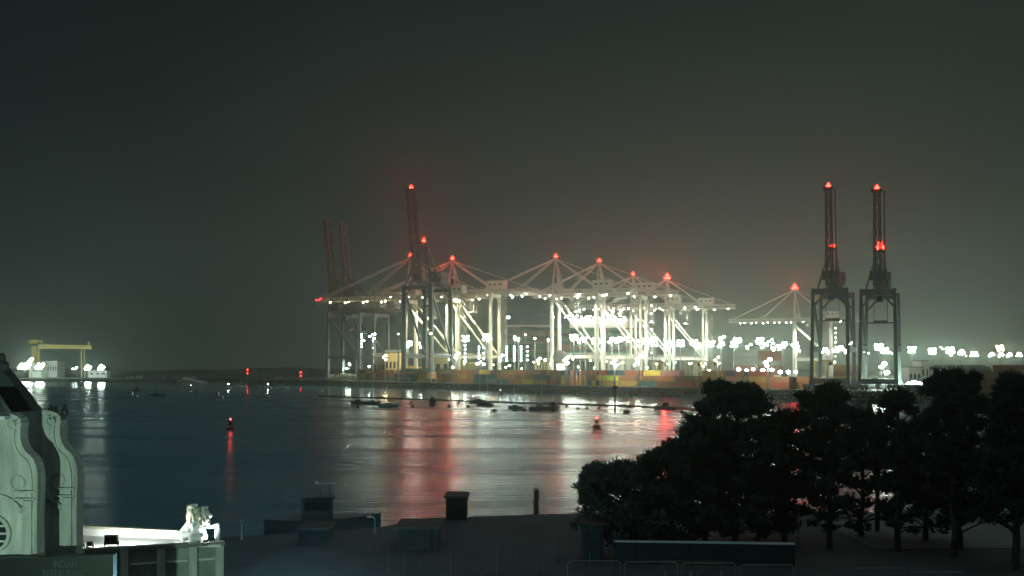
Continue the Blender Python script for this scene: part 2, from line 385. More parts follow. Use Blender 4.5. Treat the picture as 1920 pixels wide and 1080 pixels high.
    if down:  # side arms and downward spots added to brighten the legs
        for sd in (-1, 1):
            y = sd*(h+4.5); b = MB(); b.beam((-gauge/2, sd*3.5, zb-.4), (-gauge/2, y, zb-.4), .3); b.box((-gauge/2, y, zb-.8), (3.2, 1.2, .7)); b.build('fill_arm', m, t)
            d = bpy.data.lights.new('fill_spot', 'SPOT'); d.energy = down; d.color = (1, .97, .84) if m != 'cream_steel' else (1, .90, .62); d.spot_size = R(150); d.spot_blend = .35; d.shadow_soft_size = .5
            o = bpy.data.objects.new('fill_spot', d); COL.objects.link(o); o.parent = t; o.location = (-gauge/2, y, zb-1.5)
    if up and redtop: red_light(t, P(boom+1.2, 0, .5), redtop, .38 if redtop < .1 else .55)
    if not up and redtop:
        for q in range(3): child('warning_light', LENS['red_soft'], t, (boom+.4-q*1.2, (-1)**q*2, zb+1.2+(q % 2)*1.4))
    return t
RW = R(160)
crane('white crane in yellow light, its boom reaching left past the two unlit cranes', 770, 774, RW, 562, 480, boom=74, m='cream_steel', lm='yellowish', nl=9, down=110000, red=.5, redtop=.02)
crane('cream crane right of the dark tall crane, white lamps down its apex frame', 848, 793, RW, 553, 486, boom=60, m='cream_steel', lm='boom', nl=7, red=1.1, down=110000, back=31)
crane('white crane whose legs stand in front of the blue ship deckhouse', 1042, 782, RW, 552, 482, boom=60, lm='boom', nl=5, down=110000, red=.35, stairs=False)
crane('brightest white crane, with a lamp-lined leg before the green ship cargo', 1124, 809, RW, 556, 490, boom=52, lm='boom', nl=7, red=.35, down=110000, lit_legs=True)
crane('shorter white crane with small lamps on its apex, between two taller-masted cranes', 1187, 929, RW, 577, 515, boom=60, lm='boom', nl=8, red=.8, down=110000, stairs=False)
crane('white crane under the larger red starry light, right of the ship', 1251, 962, RW, 580, 522, boom=64, lm='small', nl=6, red=2.6, down=110000)
crane('white crane standing alone beyond the rows of floodlight masts', 1490, 1040, RW, 603, 541, boom=62, lm='small', nl=10, red=2.2, down=110000, back=32, lit_legs=True)
DK = 'idle cranes with raised booms'
crane('tall dark crane with raised red-lit boom, standing in front of the white cranes', 783, 712, R(-112), 535, 450, gauge=30, rail=20, boom=60, back=16, up=81, ax=-9, m='dark_steel', lm=None, red=.25, redtop=.4, house=(12, 9, 7), leg=2.4, sill=7.5, gw=2.1, stairs=False, group=DK)
crane('dark raised-boom crane beside the lone white crane, dimmer red apex light', 1556, 452, R(-112), 540, 458, gauge=30, rail=14.6, boom=39, back=12, up=81, ax=-10, rr=.42, m='dark_steel', lm=None, red=.03, redtop=.06, house=(11, 6, 5), leg=1.25, sill=3.4, gw=1.15, th=.55, stairs=False, group=DK, trolley=.35)
crane('dark raised-boom crane at the right end with the brightest red apex light', 1646, 437, R(-112), 541, 460, gauge=30, rail=13.8, boom=37, back=12, up=81, ax=-13, rr=.85, m='dark_steel', lm=None, red=.12, redtop=.06, house=(11, 6, 5), leg=1.25, sill=3.4, gw=1.15, th=.55, stairs=False, group=DK, trolley=.6)
UN = 'unlit lattice cranes at the quay end'
crane('unlit grey crane at the outer end of the quay, raised boom fading into haze', 629, 830, R(152), 588, 518, gauge=29, rail=19, boom=70, back=24, up=84, m='grey_steel', lm=None, red=0, house=(26, 8, 7), leg=1.9, sill=3, stairs=False, group=UN)
crane('unlit grey crane, inner one of the two unlit cranes, next to the rubble', 656, 838, R(152), 590, 519, gauge=29, rail=19, boom=69, back=24, up=84, m='grey_steel', lm=None, red=0, house=(26, 8, 7), leg=1.9, sill=3, stairs=False, group=UN)

# ------------------------------------------------------------------ floodlight masts
LAND = [(560, 'the quay end'), (783, 'the tall dark crane'), (1042, 'the blue deckhouse'), (1251, 'the larger red star light'), (1490, 'the lone white crane'), (1646, 'the right-hand dark crane')]
mast_count = {}
def mast(px, py, kind='white', D=None, n=6, hz=30., ring=1.9, desc='tall floodlight mast', amp=0):
    if D is None: D = (hz-CH+ZQ)*FPX/(HZ-py)
    if GX(px, D) < 262: D = min(D, 1035)
    z = CH+(HZ-py)/FPX*D-ZQ
    lm = [l for l in LAND if l[0] <= px][-1]; k = (desc, lm[1]); i = mast_count.get(k, 0); mast_count[k] = i+1
    wd = {'cool': 'cool white', 'white': 'white', 'glare': 'dazzling white', 'warm': 'warm yellow', 'amber': 'amber', 'small': 'small white', 'yellowish': 'yellowish', 'strip': 'bluish'}[kind]
    t = thing('floodlight_mast', f'{desc}, {wd} lamps, {ordn(i)} right of {lm[1]}', 'floodlight mast', (GX(px, D), D, ZQ), 0, 'floodlight masts on the terminal')
    b = MB(); b.tube((0, 0, 0), (0, 0, z), .5, .3, 8); b.tube((0, 0, 0), (0, 0, .6), .7, .7, 8)
    b.build('pole', 'galvanised', t)
    b = MB()
    if n > 1:
        for k in range(10): u, v = 2*math.pi*k/10, 2*math.pi*(k+1)/10; b.beam((ring*math.cos(u), ring*math.sin(u), z+.2), (ring*math.cos(v), ring*math.sin(v), z+.2), .18)
        for k in range(4): u = math.pi*k/2; b.beam((0, 0, z+.2), (ring*math.cos(u), ring*math.sin(u), z+.2), .15)
    else: b.beam((-.8, 0, z+.2), (.8, 0, z+.2), .25)
    b.build('lamp_ring', 'galvanised', t)
    for k in range(n):
        u = 2*math.pi*(k+.5)/n; r = ring if n > 1 else 0
        f = 1 if D < 800 else min(1.5, 1+(D-800)/700); o = child('floodlight', LENS[kind], t, (f*r*math.cos(u), f*r*math.sin(u), z+.5-(k % 3)*1.35*f), u); o.scale = (f, f, f)
    return t
def edge_D(px, off=4.0):                                    # depth of the quay strip at this column
    best = None
    for (x0, y0), (x1, y1) in zip(EDGE[:-1], EDGE[1:]):
        for k in range(60):
            t = k/60; x, y = x0+(x1-x0)*t+.8*off, y0+(y1-y0)*t+.6*off
            d = abs(x/y*FPX+960-px)
            if best is None or d < best[0]: best = (d, y)
    return best[1]
for px, py, kind, n in [(699, 628, 'cool', 3), (678, 640, 'cool', 4), (747, 628, 'small', 1), (766, 643, 'glare', 8), (793, 645, 'glare', 7), (808, 627, 'warm', 1), (873, 632, 'cool', 6), (912, 630, 'glare', 6),
        (965, 633, 'cool', 2), (972, 636, 'cool', 2), (985, 629, 'amber', 1), (1003, 636, 'warm', 1), (1028, 637, 'small', 2), (1076, 631, 'glare', 8), (1088, 636, 'white', 4), (1098, 634, 'white', 4), (1117, 637, 'glare', 6), (1147, 636, 'white', 5), (1160, 636, 'glare', 5), (1175, 634, 'white', 3), (1202, 637, 'white', 3), (1223, 636, 'glare', 5), (1228, 642, 'cool', 3),
        (1256, 643, 'cool', 6), (1276, 641, 'glare', 6), (1302, 640, 'white', 6), (1308, 646, 'white', 6), (1333, 642, 'glare', 7), (1354, 633, 'white', 4), (1352, 644, 'white', 5), (1376, 643, 'white', 6), (1383, 637, 'glare', 8), (1404, 647, 'cool', 4), (1425, 637, 'glare', 10), (1434, 646, 'cool', 5), (1446, 638, 'white', 3), (1453, 650, 'white', 4), (1465, 649, 'white', 5), (1470, 644, 'white', 5), (1490, 644, 'cool', 4), (1495, 651, 'white', 3),
        (1546, 655, 'white', 5), (1558, 656, 'white', 5), (1575, 652, 'glare', 5), (1590, 655, 'white', 5), (1597, 643, 'cool', 3), (1625, 657, 'small', 3), (1648, 648, 'glare', 7), (1660, 655, 'glare', 6), (1671, 661, 'small', 2), (1683, 651, 'small', 1), (1710, 653, 'glare', 7), (1748, 656, 'glare', 10), (1766, 652, 'small', 2), (1781, 654, 'glare', 7), (1785, 661, 'white', 4), (1802, 658, 'white', 5), (1808, 663, 'small', 3), (1825, 662, 'white', 6), (1830, 662, 'cool', 3), (1859, 663, 'white', 5), (1875, 650, 'warm', 9), (1877, 664, 'white', 5), (1892, 664, 'white', 5), (1911, 663, 'cool', 6)]:
    mast(px, py, kind, None, n)
# nearer masts standing on the quay strip itself
for px, py, kind, n in [(940, 668, 'cool', 4), (1062, 673, 'white', 3), (1152, 677, 'white', 3), (1198, 670, 'white', 4), (1345, 672, 'yellowish', 3), (1440, 676, 'white', 4), (857, 664, 'white', 4), (722, 668, 'warm', 3)]:
    mast(px, py, kind, edge_D(px, 5), n, desc='short quayside floodlight mast', ring=1.0)
# low yard lamps and vertical lamp columns
for i, (px, py, kind, hgt) in enumerate([(1012, 673, 'white', 8), (1022, 676, 'white', 8), (1065, 672, 'warm', 8), (1075, 674, 'white', 9), (1330, 697, 'white', 4), (1385, 694, 'glare', 5), (1400, 697, 'glare', 5), (1412, 694, 'white', 5), (1430, 696, 'glare', 5), (1447, 695, 'glare', 5), (1463, 699, 'glare', 5), (1478, 699, 'glare', 5), (1492, 699, 'white', 5), (1652, 690, 'white', 9), (1658, 684, 'glare', 10), (1663, 700, 'glare', 6), (1640, 716, 'glare', 5), (1655, 718, 'glare', 5), (1704, 722, 'glare', 4), (1714, 719, 'glare', 4), (1724, 722, 'glare', 4), (1734, 725, 'glare', 4), (1712, 729, 'glare', 3), (650, 692, 'cool', 6), (655, 684, 'white', 7), (692, 688, 'cool', 6), (702, 690, 'cool', 6), (1250, 700, 'white', 5), (896, 683, 'cool', 6), (907, 684, 'cool', 6)]+[(842+(i*53) % 500, 676+(i*7) % 17, ('small', 'warm', 'small', 'yellowish', 'white', 'amber')[i % 6], 6) for i in range(26)]):
    D = {True: 690, False: 560}[px < 1300] if px < 1600 else 455
    if 1000 < px < 1100: D = 760
    if px < 720: D = 830
    z = CH+(HZ-py)/FPX*D
    t = thing('yard_lamp', f'low yard lamp glowing {"warmly" if kind == "warm" else "white"} among the stacks, {ordn(i)} in the group', 'yard lamp', (GX(px, D), D, ZQ), 0, 'low lamps in the yard')
    zz = z-ZQ
    b = MB(); b.tube((0, 0, 0), (0, 0, max(1.2, zz)), .14, .1, 6); b.build('pole', 'galvanised', t)
    child('floodlight', LENS[kind], t, (0, 0, max(1.2, zz)+.4))
for i, (px, y0, y1, n, D) in enumerate([(950, 650, 676, 6, 720), (964, 650, 676, 7, 724), (977, 650, 676, 6, 728), (989, 650, 675, 4, 732), (898, 650, 672, 5, 745), (907, 652, 672, 3, 749), (678, 627, 650, 5, 800), (699, 627, 690, 6, 800), (872, 640, 670, 5, 740)]):
    t = thing('lamp_column', f'column of bluish lamps one above another, {ordn(i)} of them along the yard', 'lamp column', (GX(px, D), D, ZQ), 0, 'vertical columns of lamps')
    b = MB(); zt = CH+(HZ-y0)/FPX*D-ZQ; zb_ = CH+(HZ-y1)/FPX*D-ZQ
    b.truss((0, .9, 0), (0, .9, zt+1), .9, .9, 10, .15, .1); b.build('lattice_post', 'galvanised', t)
    for k in range(n): child('floodlight', LENS['strip'], t, (0, 0, zb_+(zt-zb_)*k/max(1, n-1)))

# ------------------------------------------------------------------ containers
def container_mesh(Lc, name):
    b = MB(); w, h = 2.44, 2.59; n = int(Lc/.56); st = Lc/n
    b.box((0, 0, h/2), (Lc-.1, w-.12, h-.1))                  # inner box
    for k in range(n):                                       # corrugation ribs
        x = -Lc/2+st*(k+.5)
        for s in (-1, 1): b.box((x, s*(w/2-.06), h/2), (st*.5, .07, h-.36))
    for s in (-1, 1):
        for z in (.09, h-.07): b.box((0, s*(w/2-.05), z), (Lc-.36, .12, .16))
    for i in (-1, 1):
        for j in (-1, 1): b.box((i*(Lc/2-.09), j*(w/2-.085), h/2), (.17, .17, h), 1)
    for z in (.09, h-.07): b.box((Lc/2-.06, 0, z), (.13, w-.4, .15)); b.box((-Lc/2+.06, 0, z), (.13, w-.4, .15))
    for y in (-.75, -.3, .3, .75): b.tube((Lc/2+.01, y, .15), (Lc/2+.01, y, h-.15), .03, .03, 5, 1)
    return b.mesh(name, ['container_paint', 'container_edge'])
C40, C20 = container_mesh(12.19, 'shipping_container'), container_mesh(6.06, 'shipping_container_short')
PAL = {'rust orange': (.46, .17, .055), 'brown': (.26, .11, .06), 'yellow': (.66, .47, .07), 'ochre': (.48, .30, .08), 'brick red': (.36, .085, .05), 'teal': (.05, .17, .17), 'navy': (.035, .07, .14), 'grey': (.30, .31, .28), 'green': (.06, .26, .13), 'white': (.62, .62, .56), 'lime': (.55, .60, .06), 'pink': (.52, .22, .20), 'mint': (.10, .42, .26)}
TIER = ['bottom', 'second', 'third', 'fourth', 'fifth', 'sixth', 'seventh', 'eighth', 'ninth', 'tenth', 'eleventh', 'twelfth']
ncont = 0
def cont(x, y, z, rz, c, label, group, short=False):
    global ncont
    o = bpy.data.objects.new('shipping_container', C20 if short else C40); COL.objects.link(o)
    o.location = (x, y, z); o.rotation_euler = (0, 0, rz)
    k = PAL[c]; f = random.uniform(.8, 1.15); o.color = (k[0]*f, k[1]*f, k[2]*f, 1)
    ncont += 1
    return tag(o, label, 'container', group)
def leg_spots():
    out = []
    for px, D, gauge, rail in ((783, 712, 30, 20), (1556, 452, 30, 14.6), (1646, 437, 30, 13.8)):
        c = Vector((GX(px, D), D)); dx = Vector((math.cos(R(-112)), math.sin(R(-112)))); dy = Vector((-dx.y, dx.x))
        for a in (0, -gauge):
            for k in range(-4, 5): out.append(c+dx*a+dy*(rail/2*k/4))
    return out
LEGS = leg_spots()
def walk(off, start_px, step):
    s = 0; segs = []
    for (x0, y0), (x1, y1) in zip(EDGE[:-1], EDGE[1:]):
        l = math.hypot(x1-x0, y1-y0); ux, uy = (x1-x0)/l, (y1-y0)/l; k = 0
        while k < l:
            x, y = x0+ux*k-uy*off, y0+uy*k+ux*off
            segs.append((x, y, math.atan2(uy, ux))); k += step
    return [q for q in segs if q[0]/q[1]*FPX+960 > start_px]
random.seed(21)
def landm(px):
    for a, n in ((760, 'left of the tall dark crane'), (960, 'below the cream crane'), (1110, 'below the ship'), (1250, 'by the pile beacon'), (1400, 'above the lit motorboat'), (1530, 'behind the tallest pine'), (2000, 'beyond the right-hand trees')):
        if px < a: return n
seen = {}
for row, off in (('front', 13.5), ('rear', 17.3)):
    prev = None; slot = 0
    for x, y, rz in walk(off, 672 if row == 'rear' else 700, 12.75):
        px = x/y*FPX+960
        if px > 1960: break
        if any((Vector((x, y))-p).length < 8.0 for p in LEGS): continue
        if row == 'front' and (px > 1530 or random.random() < .22): continue
        H = 3 if row == 'rear' else random.choice((1, 1, 2, 2, 1))
        if row == 'rear' and 1530 < px < 1760: H = 1 if random.random() < .5 else 2
        if row == 'rear' and px > 1240: H = max(1, min(H, random.choice((3, 3, 2))))
        if px < 960: pal = ['rust orange', 'ochre', 'yellow', 'brown', 'rust orange', 'ochre'] if row == 'rear' else ['teal', 'teal', 'grey', 'brown', 'navy', 'rust orange']
        elif px < 1240: pal = ['rust orange', 'brown', 'yellow', 'brick red', 'ochre', 'brown', 'navy', 'pink'] if row == 'rear' else ['rust orange', 'ochre', 'yellow', 'brown', 'teal', 'lime']
        else: pal = ['grey', 'green', 'brown', 'pink', 'ochre', 'rust orange', 'brick red', 'navy']
        lm = landm(px); key = (row, lm); i = seen.get(key, 0); seen[key] = i+1
        perp = row == 'rear' and 1040 < px < 1150
        for k in range(H):
            if perp:
                for j in range(4):
                    u = (j-1.5)*3.0; c = random.choice(pal)
                    cont(x+u*math.cos(rz), y+u*math.sin(rz)+0, ZQ+k*2.6+.01, rz+math.pi/2, c, f'{c} container end-on {lm}, {TIER[k]} tier, {ordn(i*4+j)} from the left', 'containers stacked along the quay')
            else:
                c = random.choice(pal)
                cont(x+random.uniform(-.06, .06), y, ZQ+k*2.6+.01, rz, c, f'{c} container, {TIER[k]} tier, {ordn(i)} {row} row stack {lm}', 'containers stacked along the quay')
# tall stacks standing farther back
def block(px0, D, ncol, tiers, rz, pal, where, drop=.15, step=12.8, depth_step=0):
    x0 = GX(px0, D)
    for i in range(ncol):
        H = tiers - (1 if random.random() < drop else 0)
        for k in range(H):
            c = random.choice(pal)
            cont(x0+i*step*math.cos(rz), D+i*step*math.sin(rz), ZQ+k*2.6+.01, rz, c, f'{c} container, {TIER[k]} tier, {ordn(i)} stack {where}', 'containers in the yard blocks')
block(1398, 590, 2, 7, R(-4), ['white', 'grey', 'brown', 'grey', 'white'], 'behind the dense masts')
block(1446, 600, 1, 6, R(-4), ['white', 'grey', 'pink', 'white'], 'beside the dense masts')
block(768, 800, 2, 5, R(-8), ['white', 'ochre', 'yellow', 'pink'], 'behind the tall dark crane')
block(1588, 500, 1, 4, R(-10), ['brown', 'ochre', 'grey'], 'between the dark cranes')
block(1885, 520, 2, 4, R(-5), ['grey', 'white', 'brown', 'green'], 'at the right edge beyond the trees')
block(1850, 400, 3, 3, R(-45), ['rust orange', 'ochre', 'brick red'], 'between the two rightmost pines')

# ------------------------------------------------------------------ container ship behind the cranes
t = thing('container_ship', 'large container ship with green hull, blue and white deckhouse, behind the white cranes', 'ship', (GX(1085, 1085), 1085, 0), R(-3))
b = MB(); hl = 88
prof = [(-hl, 0), (-hl+4, 9), (hl-30, 9), (hl-10, 6), (hl+6, 0), (hl-10, -6), (hl-30, -9), (-hl+4, -9)]
bot = [(x*.94, y*1.6, -1.0) for x, y in prof]; top = [(x, y*2.2, 19.) for x, y in prof]; i = len(b.v); n = len(prof)
b.v += bot+top; b.f.append(tuple(i+k for k in range(n))); b.f.append(tuple(i+n+k for k in range(n))[::-1]); b.m += [0, 0]
for k in range(n): l = (k+1) % n; b.f.append((i+k, i+n+k, i+n+l, i+l)); b.m.append(0)
b.build('hull', 'ship_hull', t)
X = lambda px: GX(px, 1065)-GX(1085, 1085)
b = MB(); b.box(((X(948)+X(1032))/2, 4, 61), (X(1032)-X(948), 16, 12.5)); b.box(((X(948)+X(1032))/2, 4, 36), (14, 10, 36)); b.box((X(953), -4.05, 63), (3, .2, 2.2), 1); b.build('blue_deckhouse', ['ship_blue', 'lamp_mini'], t)
b = MB(); b.box(((X(950)+X(1036))/2, -4.5, 54.6), (X(1036)-X(950), 1.2, 1.6)); b.build('white_walkway', 'ship_white', t)
b = MB(); b.box(((X(1070)+X(1180))/2, 4, 57), (X(1180)-X(1070), 14, 9)); b.box(((X(1070)+X(1180))/2, 4, 36), (16, 12, 34)); b.box(((X(1150)+X(1180))/2, 4, 49), (X(1178)-X(1152), 13, 7))
for k in range(20): b.box((X(1072)+2+k*2.7, -3.02, 58.6), (1.7, .1, 1.3), 1)
b.beam((X(1120), 4, 61), (X(1120), 4, 76), .8); b.beam((X(1120)-4, 4, 70), (X(1120)+4, 4, 70), .4); b.build('bridge', ['ship_white', 'window_glass'], t)
b = MB(); b.box((X(1190), 4, 34), (8.0, 12, 50)); b.box((X(1190), 4, 60), (9, 13, 2)); b.build('funnel', 'ship_white', t)
for k in range(14): child('floodlight', LENS['white' if k % 3 else 'cool'], t, (X(1068)+k*4.2, -5.5, 63.2+random.uniform(-1, 2.5)))
for k in range(7): child('floodlight', LENS['small'], t, (X(1040)+k*5.5, -8, 63+random.uniform(-2, 2)))
sl = Matrix.Rotation(R(-3), 3, 'Z')
for i in range(11):
    Ht = [12, 12, 13, 12, 12, 13, 12, 13, 12, 11, 10][i]
    for k in range(0, 11):
        c = random.choice(['green', 'mint', 'grey', 'teal', 'brick red', 'grey', 'green', 'brown', 'navy', 'mint'] if i > 3 else ['brown', 'grey', 'green', 'teal', 'navy', 'grey'])
        p = sl @ Vector((X(962)+i*12.6, -12, 0)); zc = 20.4+k*2.62
        cont(p.x+t.location.x, p.y+t.location.y, zc+4.0-1, R(-3), c, f'{c} container aboard the ship, {TIER[k]} tier, {ordn(i)} bay from the left', 'containers on the ship')
print('containers', ncont)

# ------------------------------------------------------------------ other buildings and small structures of the terminal
def shed(name, label, cat, px0, px1, ytop, D, dep, m, roof=2., base=ZQ, win=0, lit=None):
    x0, x1 = GX(px0, D), GX(px1, D); z = CH+(HZ-ytop)/FPX*D-base; w = x1-x0
    t = thing(name, label, cat, ((x0+x1)/2, D+dep/2, base), 0)
    b = MB(); b.box((0, 0, (z-roof)/2), (w, dep, z-roof)); wl_ = b.build('wall', m, t)
    b = MB(); b.prism([(-w/2-.4, -dep/2-.4, z-roof+.01), (w/2+.4, -dep/2-.4, z-roof+.01), (w/2+.4, 0, z), (-w/2-.4, 0, z)][::1], (0, 0, .25)); b.prism([(-w/2-.4, 0, z), (w/2+.4, 0, z), (w/2+.4, dep/2+.4, z-roof+.01), (-w/2-.4, dep/2+.4, z-roof+.01)], (0, 0, .25)); b.build('roof', 'grey_steel', t)
    for k in range(win):
        b = MB(); b.box((-w/2+w*(k+.5)/win, -dep/2-.03, (z-roof)*.55), (w/win*.5, .1, (z-roof)*.25)); b.build('window', lit or 'window_glass', wl_)
    return t
shed('office_block', 'yellow-lit low building left of the tall dark crane', 'building', 722, 750, 656, 800, 14, 'shed_yellow', 2, win=4)
shed('transit_shed', 'pale shed with a sloping roof behind the two unlit cranes', 'shed', 700, 722, 662, 815, 10, 'shed_grey', 3, win=3)
shed('quay_cabin', 'small pale cabin near the foot of the cream crane', 'cabin', 815, 842, 664, 745, 8, 'shed_yellow', 1, win=2)
shed('warehouse', 'long grey warehouse behind the tallest right-hand pine', 'warehouse', 1782, 1868, 685, 600, 40, 'shed_grey', 2.4, win=0)
shed('white_building', 'white floodlit block left of the right-hand pines', 'building', 1728, 1742, 676, 520, 12, 'ship_white', .3, win=2)
shed('white_annex', 'lower white building with a flat roof beside the white floodlit block', 'building', 1704, 1727, 688, 515, 12, 'ship_white', .3, win=3)
shed('reefer_building', 'pale grey building under the brightest crane', 'building', 1140, 1206, 668, 840, 14, 'shed_grey', .6, win=5)
b = MB(); b.box((0, 0, 6), (6, 6, 12)); b.ball((0, 0, 16.5), 5.0, 1, 18, 12); b.beam((0, 0, 12), (0, 0, 12.4), 3)
o = b.build('storage_sphere', ['ship_white', 'black_metal']); o.location = (GX(1051, 770), 770, ZQ); tag(o, 'dark round tank on a white base beside the leg of the blue-deckhouse crane', 'tank')
# rubble heap at the quay end
b = MB(); random.seed(5)
for k in range(700):
    x = random.uniform(-1, 1); y = random.uniform(-1, 1); z = max(0, 1-abs(x)**2.2)*max(0, 1-abs(y)**2)*4.6
    r = random.uniform(.3, .9); b.ball((x*13, y*6, z), r, 0, 5, 3, (1, 1, .8))
o = b.build('rubble_heap', 'rubble'); o.location = (-127, 829, ZQ); tag(o, 'pale heap of rubble under the unlit cranes at the quay end', 'rubble heap')
# straddle carriers between the stacks
def straddle(px, D, i, label):
    t = thing('straddle_carrier', label, 'straddle carrier', (GX(px, D), D, ZQ), R(20), 'straddle carriers')
    b = MB()
    for x in (-4, 0, 4):
        for y in (-2.4, 2.4): b.beam((x, y, 1), (x, y, 12.5), .5)
    for y in (-2.4, 2.4): b.box((0, y, 12.7), (10, .7, .9)); b.box((0, y, 1.2), (10.5, .8, .9))
    for x in (-4.6, 4.6): b.box((x, 0, 12.8), (.7, 5, .7))
    b.build('frame', 'yellow_steel', t)
    for x in (-4, -1.4, 1.4, 4):
        for y in (-2.4, 2.4): w = MB(); w.tube((x, y-.35, .75), (x, y+.35, .75), .75, .75, 12); w.build('wheel', 'black_metal', t)
    b = MB(); b.box((5.6, 1.8, 11.4), (1.6, 1.6, 2.2)); b.build('cab', 'window_glass', t)
    for x in (-4.5, 4.5): child('floodlight', LENS['small'], t, (x, -3.0, 12.0))
for i, (px, D, lab) in enumerate([(880, 765, 'straddle carrier passing behind the cream crane'), (1018, 745, 'straddle carrier with lamps left of the blue-deckhouse crane leg'), (1238, 800, 'straddle carrier near the foot of the crane with the larger red light'), (1300, 720, 'straddle carrier working right of the white cranes'), (1545, 560, 'reddish-lit straddle carrier seen through the portal of the dimmer dark crane'), (1330, 690, 'straddle carrier beside the dense floodlight masts')]): straddle(px, D, i, lab)

# ------------------------------------------------------------------ far left shipyard
D = 1180; s = D/FPX
t = thing('goliath_crane', 'yellow portal crane spanning the shipyard on the far left shore', 'crane', (GX(115, D), D, 3), 0)
zz = lambda py: CH+(HZ-py)*s-3
xx = lambda px: GX(px, D)-GX(115, D)
b = MB(); b.prism([(xx(74), -3, zz(654)), (xx(174), -3, zz(655)), (xx(174), -3, zz(648)), (xx(74), -3, zz(646))], (0, 6, 0)); b.beam((xx(74), -3, zz(645)), (xx(172), -3, zz(647)), .2); b.build('girder', 'yellow_steel', t)
b = MB()
for y in (-6, 6): b.beam((xx(61), y, 0), (xx(66), y*.6, zz(650)), 2.2, 2.2, 0, 3.6, 3.6); b.beam((xx(68), y, 0), (xx(70), y*.6, zz(650)), 2.0, 2.0)
b.box((xx(66), 0, zz(641)), (9, 9, 4)); b.box((xx(75), 0, zz(640)), (8, 5, 2)); b.build('main_leg', 'yellow_steel', t)
for dx in (153, 159): b = MB(); b.beam((xx(dx), 0, 0), (xx(dx), 0, zz(655)), 1.2); b.build('leg', 'yellow_steel', t)
b = MB(); b.box((xx(168), 0, zz(644)), (3, 3, 3.4)); b.beam((xx(168), 0, zz(648)), (xx(168), 0, zz(645)), .8); b.build('hoist', 'yellow_steel', t)
shed('shipyard_hall', 'white two-storey hall under the yellow portal crane', 'building', 78, 107, 676, 1190, 20, 'ship_white', .5, base=3, win=6)
shed('shipyard_office', 'lower white building beside the brightest shipyard lamp', 'building', 60, 78, 682, 1170, 16, 'ship_white', .5, base=3, win=3)
shed('quay_store', 'pale store between the two lone shore lamps', 'building', 166, 200, 694, 1150, 10, 'white_paint', .5, base=3, win=3)
for i, (px, py, k, n, lab) in enumerate([(46, 690, 'glare', 9, 'dazzling floodlight cluster at the far left shipyard'), (75, 690, 'glare', 6, 'second bright floodlight cluster, just right of the dazzling one'), (57, 680, 'glare', 3, 'floodlight cluster raised above the dazzling one by the yellow crane leg'), (165, 692, 'cool', 5, 'left one of two lone shore lamps right of the yellow crane'), (190, 692, 'cool', 5, 'right one of two lone shore lamps near the far quay end'), (143, 692, 'strip', 2, 'faint shore lamp below the yellow crane hoist'), (137, 692, 'strip', 1, 'faintest shore lamp left of the yellow crane legs')]):
    D = 1112 if px < 130 else 1108
    t = thing('shore_floodlight', lab, 'floodlight', (GX(px, D), D, 3), 0, 'floodlights on the far shore')
    z = CH+(HZ-py)/FPX*D-3
    b = MB(); b.tube((0, 0, 0), (0, 0, z), .25, .18, 6); b.beam((-2.4, 0, z), (2.4, 0, z), .2); b.build('pole', 'galvanised', t)
    for q in range(n): o = child('floodlight', LENS[k], t, ((q-(n-1)/2)*1.2, -.4, z+.2+(q % 3)*1.6)); o.scale = (1.7, 1.7, 1.7)
for i, (px, py, w, h, lab) in enumerate([(243, 706, 10, 5, 'pinkish hut at the left end of the jetty'), (261, 703, 10, 5, 'brownish hut behind the jetty'), (305, 707, 9, 6, 'grey hut near the middle of the jetty'), (331, 703, 7, 3, 'tiny pale hut right of the grey hut'), (360, 702, 9, 3, 'pale roofed hut above the sloping gangway'), (389, 703, 8, 3, 'rightmost pale hut on the far shore'), (522, 703, 10, 3, 'faint hut near the yacht masts on the far shore')]):
    D = 1075; b = MB(); s = D/FPX; b.box((0, 0, h*s/2), (w*s, 5, h*s)); b.prism([(-w*s/2-.3, -2.8, h*s+.01), (w*s/2+.3, -2.8, h*s+.01), (0, -2.8, h*s+1.2)], (0, 5.6, 0), 1); b.box((0, -2.53, h*s*.45), (1, .1, h*s*.6), 2)
    o = b.build('harbour_hut', [['stucco', 'white_paint', 'concrete'][i % 3], 'slate_roof', 'window_glass']); o.location = (GX(px, D), D, 3.0); tag(o, lab, 'hut', 'huts on the far shore')
b = MB(); a0, a1 = W(344, 709, 985), W(388, 719, 950); b.beam(a0, a1, 2.4, 1.6)
for k in range(9): p = a0.lerp(a1, k/8); b.beam(p+Vector((0, -1.1, 0)), p+Vector((0, -1.1, 2.2)), .15)
b.beam(a0+Vector((0, -1.1, 2.2)), a1+Vector((0, -1.1, 2.2)), .2); tag(b.build('gangway', 'white_paint'), 'pale gangway sloping down from the jetty to the water', 'gangway')

# ------------------------------------------------------------------ boats
def loft(b, secs, m=0):                                     # secs: list of rings (equal length), closed across
    n = len(secs[0]); i = len(b.v)
    for s in secs: b.v += [tuple(p) for p in s]
    for k in range(len(secs)-1):
        for j in range(n-1):
            o = i+k*n+j; b.f.append((o, o+1, o+n+1, o+n)); b.m.append(m)
        o = i+k*n; b.f.append((o+n-1, o, o+n, o+2*n-1)); b.m.append(m)   # deck
    b.f.append(tuple(i+j for j in range(n))); b.f.append(tuple(i+(len(secs)-1)*n+j for j in range(n))[::-1]); b.m += [m, m]
def hull(Lh, B, fb):
    S = []
    for k in range(9):
        u = k/8; w = B/2*(1-max(0, (u-.45)/.55)**2.2)*(.78+.22*min(1, u*3)); w = max(w, .04); z = fb*(1+.25*(u-.4)**2*2)
        x = -Lh/2+Lh*u; kx = x-(.6*u if u > .9 else 0)
        S.append([(x, -w, z), (x, -w*.88, z*.3), (kx, -w*.4, -.25), (kx, w*.4, -.25), (x, w*.88, z*.3), (x, w, z)])
    return S
